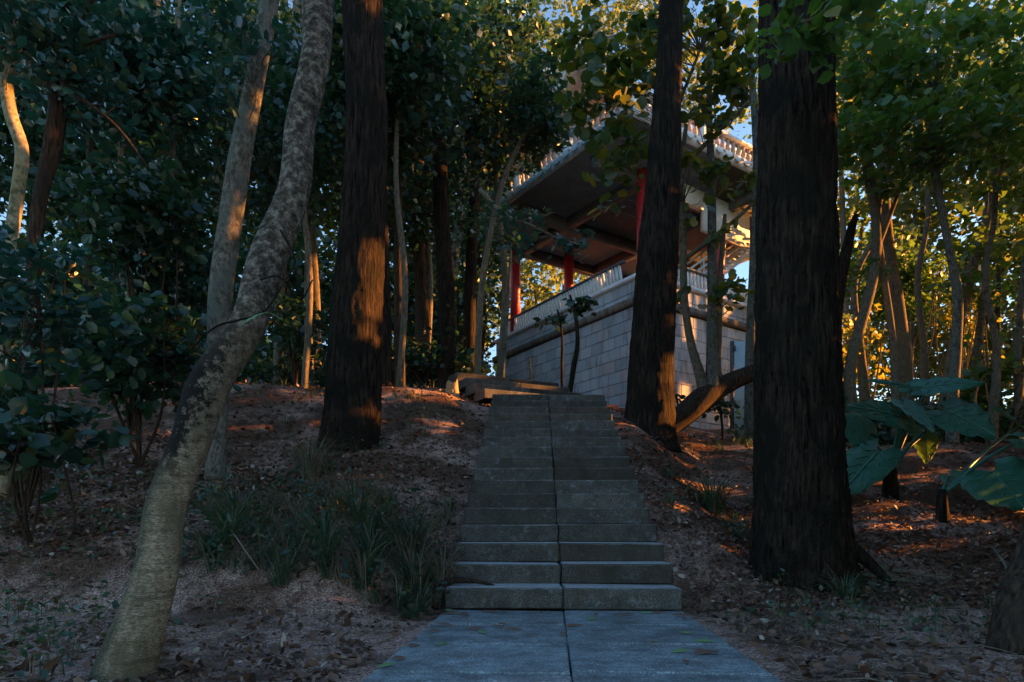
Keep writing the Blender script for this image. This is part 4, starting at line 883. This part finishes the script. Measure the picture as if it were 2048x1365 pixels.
# ------------------------------------------------------------------ leaf litter, twigs, ground cover
def litter(n, xr, yr, seed, size, lift=.012, cond=None, tilt=.35):
    X, Y, Zt = strew(n, xr, yr, seed, cond); return leaves(np.stack([X, Y, Zt+lift], 1), size, 'oval', tilt, 0, seed, .85)
patch = lambda X, Y, u: (vn(X*1.7+4, Y*1.7) > -.16) | (np.random.default_rng(len(X)).random(len(X)) < .25)
V, Fs = join([litter(9500, (-300, 2300), (2.2, 7), 1, .042, cond=patch, tilt=.65), litter(16000, (-200, 2300), (4.5, 8), 6, .05, .02, None, .7), litter(26000, (-200, 2200), (6, 20), 2, .065, .02, patch, .5), litter(1500, (-100, 2150), (2.4, 7), 3, .065, .02, None, .7), litter(900, (-200, 2200), (2.6, 6), 8, .055, .025, patch, 1.0)])
o = link('fallen_leaves', mesh('fallen_leaves', V, Fs, M['litter'])); setp(o, 'brown dead leaves strewn over the sandy slope', kind='stuff')
# a few leaves on the path and treads
lp = [(885,1222),(1010,1225),(1165,1252),(1120,1268),(1170,1240),(1250,1232),(880,1262),(935,1258),(870,1292),(1420,1305),(1195,1229),(960,1224),(860,1275),(1330,1226),(1075,1224)]
g = np.random.default_rng(66)
for _ in range(26):
    y = 1226+110*g.random()**2; hw_ = 250+1.25*(y-1230); e_ = g.choice([-1, 1])*(1-g.random()**2*.6); lp.append((1130+e_*hw_*.97, y))
for q, (x, y) in enumerate(lp):
    D = (EYE-.002)/(y-HY)*F; p = P(x, y, D); ang_ = q*1.7; L = .045+.012*(q % 3)
    o = biglf(None, p+Z*.006, p+np.array([math.cos(ang_)*L*1.6, math.sin(ang_)*L, .010]), .022, M['litter'] if q % 3 else M['leaf_pale'], heart=False, name='fallen_leaf', seg=4) if False else None
    t = thing('fallen_leaf', 'single curled dead leaf lying on the slab path', 'leaf', tuple(p), 'dead leaves on the slab path')
    biglf(t, p+Z*.008, p+np.array([math.cos(ang_)*L*1.8, math.sin(ang_)*L, .012]), .03, M['litter'] if q % 4 else M['leaf_pale'], heart=False, name='blade', seg=4)
# twigs
g = np.random.default_rng(14); T = []
X, Y, Zt = strew(520, (-100, 2150), (2.4, 10), 15)
for x, y, z in zip(X, Y, Zt):
    a_ = g.uniform(0, 6.28); L = g.uniform(.06, .35); e = np.array([x+math.cos(a_)*L, y+math.sin(a_)*L, 0]); e[2] = float(terrain(e[0], e[1]))+.012
    if abs(e[0]-float(xc(e[1]))) < HW+.05: continue
    m_ = np.array([(x+e[0])/2+g.normal(0, .02), (y+e[1])/2+g.normal(0, .02), 0]); m_[2] = float(terrain(m_[0], m_[1]))+.03
    T.append(tube([(x, y, z+.01), m_, e], [.004, .0035, .002], 5, 4, cap=False))
V, Fs = join(T); o = link('twigs', mesh('twigs', V, Fs, M['bark_slim'])); setp(o, 'thin dry twigs lying on the slope', kind='stuff')
# small seedlings everywhere
def blades(centers, n, L, wd, seed, arch=.5, segs=4, spread=.04, up=1.0):
    g = np.random.default_rng(seed); VV = []; FF = []; off = 0
    c = np.repeat(np.asarray(centers, float), n, 0); m_ = len(c); th = g.uniform(0, 6.283, m_); LL_ = L*g.uniform(.5, 1.2, m_); ar = arch*g.uniform(.4, 1.4, m_)
    dr = np.stack([np.cos(th), np.sin(th), np.zeros(m_)], 1); sd = np.stack([-np.sin(th), np.cos(th), np.zeros(m_)], 1); c = c+dr*spread*g.random((m_, 1))
    R_ = []
    for k_ in range(segs+1):
        u = k_/segs; ctr = c+dr*(LL_*(.12*u+ar*u*u))[:, None]+Z*(LL_*up*(u-ar*.75*u*u*u))[:, None]; w_ = wd*(1-u**2)*.5+.0006
        R_ += [ctr-sd*w_, ctr+sd*w_]
    V = np.stack(R_, 1).reshape(-1, 3); k = 2*(segs+1); f = np.array([[2*a, 2*a+1, 2*a+3, 2*a+2] for a in range(segs)])
    return V, [(f[None]+(np.arange(m_)*k)[:, None, None]).reshape(-1, 4)]
X, Y, Zt = strew(1500, (-100, 2150), (2.6, 13), 22, lambda X, Y, u: vn(X*.8+20, Y*.8) > .02)
cen = np.stack([X, Y, Zt], 1); gg = np.random.default_rng(4)
st_ = blades(cen[:700], 2, .16, .004, 31, .15)
Pt = (cen[:900, None]+gg.normal(0, .035, (min(900, len(cen)), 6, 3))+np.array([0, 0, .09])).reshape(-1, 3)
lv = leaves(Pt[:2200], .045, 'oval', .6, .1, 33, .8)
gr_ = blades(cen[400:], 7, .17, .005, 34, .5)
V, Fs = join([st_, lv, gr_]); o = link('ground_cover', mesh('ground_cover', V, Fs, M['grass'])); setp(o, 'sparse seedlings and grass blades on the slope', kind='stuff')
# denser weeds on the left bank and beside the stairs
bankc = lambda X, Y, u: (vn(X*2.1, Y*2.1+7) > .06)
X, Y, Zt = strew(300, (380, 900), (4.35, 6.2), 52, bankc); c1_ = np.stack([X, Y, Zt], 1)
X, Y, Zt = strew(500, (1330, 1560), (6.5, 11), 53, bankc); c2_ = np.stack([X, Y, Zt], 1)
X, Y, Zt = strew(600, (-50, 420), (3.6, 6.5), 54, bankc); c3_ = np.stack([X, Y, Zt], 1)
X, Y, Zt = strew(260, (560, 930), (6.6, 11), 55, bankc); c4_ = np.stack([X, Y, Zt], 1)
cc_ = np.vstack([c1_, c2_, c3_, c4_]); Pt = (cc_[:, None]+gg.normal(0, .06, (len(cc_), 6, 3))+np.array([0, 0, .10])).reshape(-1, 3)
V, Fs = join([blades(c1_, 5, .30, .008, 60, .8), blades(c2_, 6, .22, .006, 61, .6), blades(c4_, 5, .2, .006, 62, .5), leaves(Pt[::3], .055, 'oval', .7, .2, 63, .8)])
o = link('weeds', mesh('weeds', V, Fs, M['grass'])); setp(o, 'tangled low weeds covering the banks beside the stairs', kind='stuff')
X, Y, Zt = strew(260, (300, 900), (4.3, 6.0), 88); q_ = np.stack([X, Y, Zt], 1)[:80]
Pt = (q_[:, None]+gg.normal(0, .09, (len(q_), 9, 3))+np.array([0, 0, .16])).reshape(-1, 3)
V, Fs = join([leaves(Pt, .07, 'oval', .7, .4, 89, .6), blades(q_, 2, .26, .005, 90, .3)]); o = link('bank_plants', mesh('bank_plants', V, Fs, M['leaf_dark'])); setp(o, 'small dark leafy plants among the grass of the left bank', kind='stuff')
X, Y, Zt = strew(360, (380, 900), (4.4, 6.2), 70, lambda X, Y, u: vn(X*2.2, Y*2.2+3) > .08); V, Fs = blades(np.stack([X, Y, Zt], 1), 9, .34, .004, 71, .95)
o = link('dry_grass', mesh('dry_grass', V, Fs, M['straw'])); setp(o, 'withered straw coloured grass hanging over the left bank', kind='stuff')
# named tufts
def tuft(label, px, py, D, n, L, wd, m, arch=.7, spread=.08, seed=0):
    p = P(px, py, D); p[2] = float(terrain(p[0], p[1]))-.01
    t = thing('grass_tuft', label, 'grass tuft', tuple(p)); part('blades', *blades([p], n, L, wd, seed, arch, 7, spread), m, t)
tuft('arching tuft of dark strappy leaves beside the broad black trunk', 1425, 985, 7.3, 170, .62, .012, M['grass'], .75, .12, 1)
tuft('pale withered grass clump on the slope left of the massive dark trunk', 622, 900, 6.6, 240, .62, .006, M['straw'], .85, .14, 2)
tuft('tall green grass clump with long drooping blades on the left bank', 650, 1130, 4.5, 60, .62, .009, M['grass'], .6, .08, 3)
tuft('green grass clump left of the tall drooping one on the bank', 560, 1150, 4.3, 50, .42, .008, M['grass'], .6, .08, 9)
tuft('small dark tuft at the left end of the lowest step', 820, 1205, 4.25, 80, .15, .005, M['grass'], .7, .05, 4)
tuft('dark tuft beside the stairs at mid height on the left', 900, 1010, 6.3, 70, .22, .009, M['grass'], .6, .05, 5)
tuft('fine grass tuft at the foot of the broad black trunk', 1690, 1195, 4.9, 160, .34, .005, M['grass'], .8, .10, 6)
tuft('green tuft below the slender pale sapling by the podium', 1480, 870, 11.5, 80, .5, .012, M['grass'], .6, .15, 7)
gt = np.random.default_rng(90)
for q in range(11):
    px = gt.uniform(420, 880); D = gt.uniform(4.45, 5.2)
    p = P(px, 0, D); p[2] = float(terrain(p[0], p[1]))-.01
    dry = q % 4 == 0; t = thing('grass_tuft', 'withered straw coloured grass clump on the edge of the left bank' if dry else 'dark grass clump drooping over the edge of the left bank', 'grass tuft', tuple(p), 'withered clumps along the left bank' if dry else 'dark grass clumps along the left bank'); part('blades', *blades([p], int(gt.integers(25, 60)), gt.uniform(.3, .6), .008, 200+q, gt.uniform(.6, 1.0), 7, .07), M['straw'] if q % 4 == 0 else M['grass'], t)
for q in range(9):
    px = gt.uniform(700, 890); D = gt.uniform(4.7, 5.9)
    p = P(px, 0, D); p[2] = float(terrain(p[0], p[1]))-.01
    dry = q % 4 == 1; t = thing('grass_tuft', 'withered tall grass clump close beside the left of the stairs' if dry else 'tall dark grass clump close beside the left side of the stairs', 'grass tuft', tuple(p), 'withered clumps left of the stairs' if dry else 'dark grass clumps left of the stairs'); part('blades', *blades([p], int(gt.integers(30, 70)), gt.uniform(.4, .7), .009, 300+q, gt.uniform(.5, .9), 7, .09), M['straw'] if q % 4 == 1 else M['grass'], t)
# stump, root, stick
p = P(905, 818, 10.2); p[2] = float(terrain(p[0], p[1]))
t = thing('tree_stump', 'small sunlit tree stump left of the upper steps', 'stump', tuple(p))
V, Fs = tube([p-Z*.1, p+Z*.08, p+Z*.20], [.13, .095, .085], 12, 24, .05, .08, seed=3); V[-24:, 2] += np.random.default_rng(1).normal(0, .05, 24)
part('trunk', V, Fs, M['wood_cut'], t, False)
t = thing('tree_root', 'bare brown root lying across the left end of the second step', 'root', tuple(P(900, 1160, 4.9)))
part('wood', *tube([P(872,1215,4.5), P(880,1185,4.62), P(895,1165,4.8), P(930,1160,4.83), P(975,1168,4.83), P(990,1172,4.83)], [.03, .032, .03, .02, .012, .006], 24, 10, 0, .08), M['bark_brown'], t, True)
t = thing('dead_branch', 'pale bare stick leaning at the far right edge above the mossy trunk', 'branch', tuple(P(2000, 1120, 5.2)))
part('wood', *tube([P(1985,1095,5.4), P(2010,1130,5.2), P(2025,1172,5.0)], [.009, .012, .014], 10, 7), M['bark_grey'], t, True)
t = thing('dry_stick', 'straight straw coloured stick leaning on the left bank by the leaning trunk', 'stick', tuple(P(500, 1110, 4.2)))
part('wood', *tube([P(468,1068,4.4), P(495,1108,4.3), P(525,1150,4.25)], [.005, .005, .004], 6, 6), M['straw'], t, True)
g = np.random.default_rng(77)
for q in range(7):
    a0 = P(1690+g.uniform(-5, 30), 1050+q*14, 5.7+q*.05); a0[2] = float(terrain(a0[0], a0[1])); e = a0+np.array([g.uniform(.5, 1.0), g.uniform(-.5, .1), 0]); e[2] = float(terrain(e[0], e[1]))+.0; m_ = (a0+e)/2; m_[2] = float(terrain(m_[0], m_[1]))+.015
    t = thing('surface_root', 'thin root creeping over the sand from the broad black trunk', 'root', tuple(a0), 'roots spreading from the broad black trunk')
    part('wood', *tube([a0+Z*.02, m_, e], [.014, .01, .004], 12, 6, 0, .1, q), M['bark_slim'], t, True)

# ------------------------------------------------------------------ elephant ear plants
M['leaf_pale2'] = m_leaf('leaf_pale2', (.05,.15,.13), (.07,.18,.15), (.07,.18,.15), .35, .15, (.10,.30,.10), .98)
eb = P(1782, 945, 8.3); eb[2] = float(terrain(eb[0], eb[1]))
t = thing('elephant_ear', 'large elephant ear plant with huge teal leaves right of the broad black trunk', 'plant', tuple(eb))
part('stalk', *tube([eb-Z*.1, eb+Z*.2, eb+Z*.42], [.10, .085, .06], 12, 14, .02, .08), M['bark_dark'], t, True)
ct = eb+Z*.35
def ear(b, tp, wd, nrm=(0, -.5, 1), D0=8.2, D2=None, fold=.12, m=None, droop=.12, org=None):
    o_ = ct if org is None else org
    B, T_ = P(b[0], b[1], D0), P(tp[0], tp[1], D2 or D0-.15)
    biglf(t, B, T_, wd/F*D0, m or M['leaf_big'], fold, 12, nrm, True, droop)
    mid = (o_+B)/2+Z*.05
    part('stem', *tube([o_, mid, B], [.026, .02, .012], 12, 7), M['leaf_big'], t, True)
ear((1850,775), (1968,756), 58, (0,-.8,.7), 8.2, 7.9)
ear((1822,776), (1735,751), 26, (.1,-.8,.9), 8.1, 8.0)
ear((1815,838), (1706,802), 66, (-.1,-1,.5), 8.0, 7.6)
ear((1808,806), (1875,852), 62, (.3,-1,.3), 7.9, 7.5, m=M['leaf_pale2'])
ear((1890,822), (1995,862), 120, (.1,-1,.4), 8.2, 7.7)
ear((1735,870), (1665,832), 80, (-.1,-1,.5), 8.3, 8.2)
ear((1755,905), (1678,985), 92, (-.3,-.9,.6), 8.1, 7.6)
ear((1860,770), (1800,775), 50, (0,-.8,.8), 8.6, 8.5)
ear((1850,870), (1858,925), 52, (0,-1,.3), 8.6, 8.5, m=M['leaf_green'])
eb2 = P(1885, 1025, 7.3); eb2[2] = float(terrain(eb2[0], eb2[1]))
t = thing('elephant_ear', 'smaller elephant ear plant at the right edge with drooping heart shaped leaves', 'plant', tuple(eb2))
part('stalk', *tube([eb2-Z*.1, eb2+Z*.15, eb2+Z*.35], [.07, .06, .04], 12, 12, .02, .06), M['bark_dark'], t, True)
o2 = eb2+Z*.3
ear((1985,945), (2052,1010), 140, (-.2,-1,.4), 7.2, 6.9, org=o2)
ear((2040,880), (2120,910), 110, (0,-.5,1), 7.2, 7.0, org=o2)
ear((2040,850), (1995,808), 60, (-.2,-.7,.8), 8.2, 8.0, m=M['leaf_green'], org=o2)
ear((1900,950), (1950,965), 70, (0,-.6,.9), 7.6, 7.4, org=o2)
print('polys', sum(len(m.polygons) for m in bpy.data.meshes), 'objs', len(bpy.data.objects))
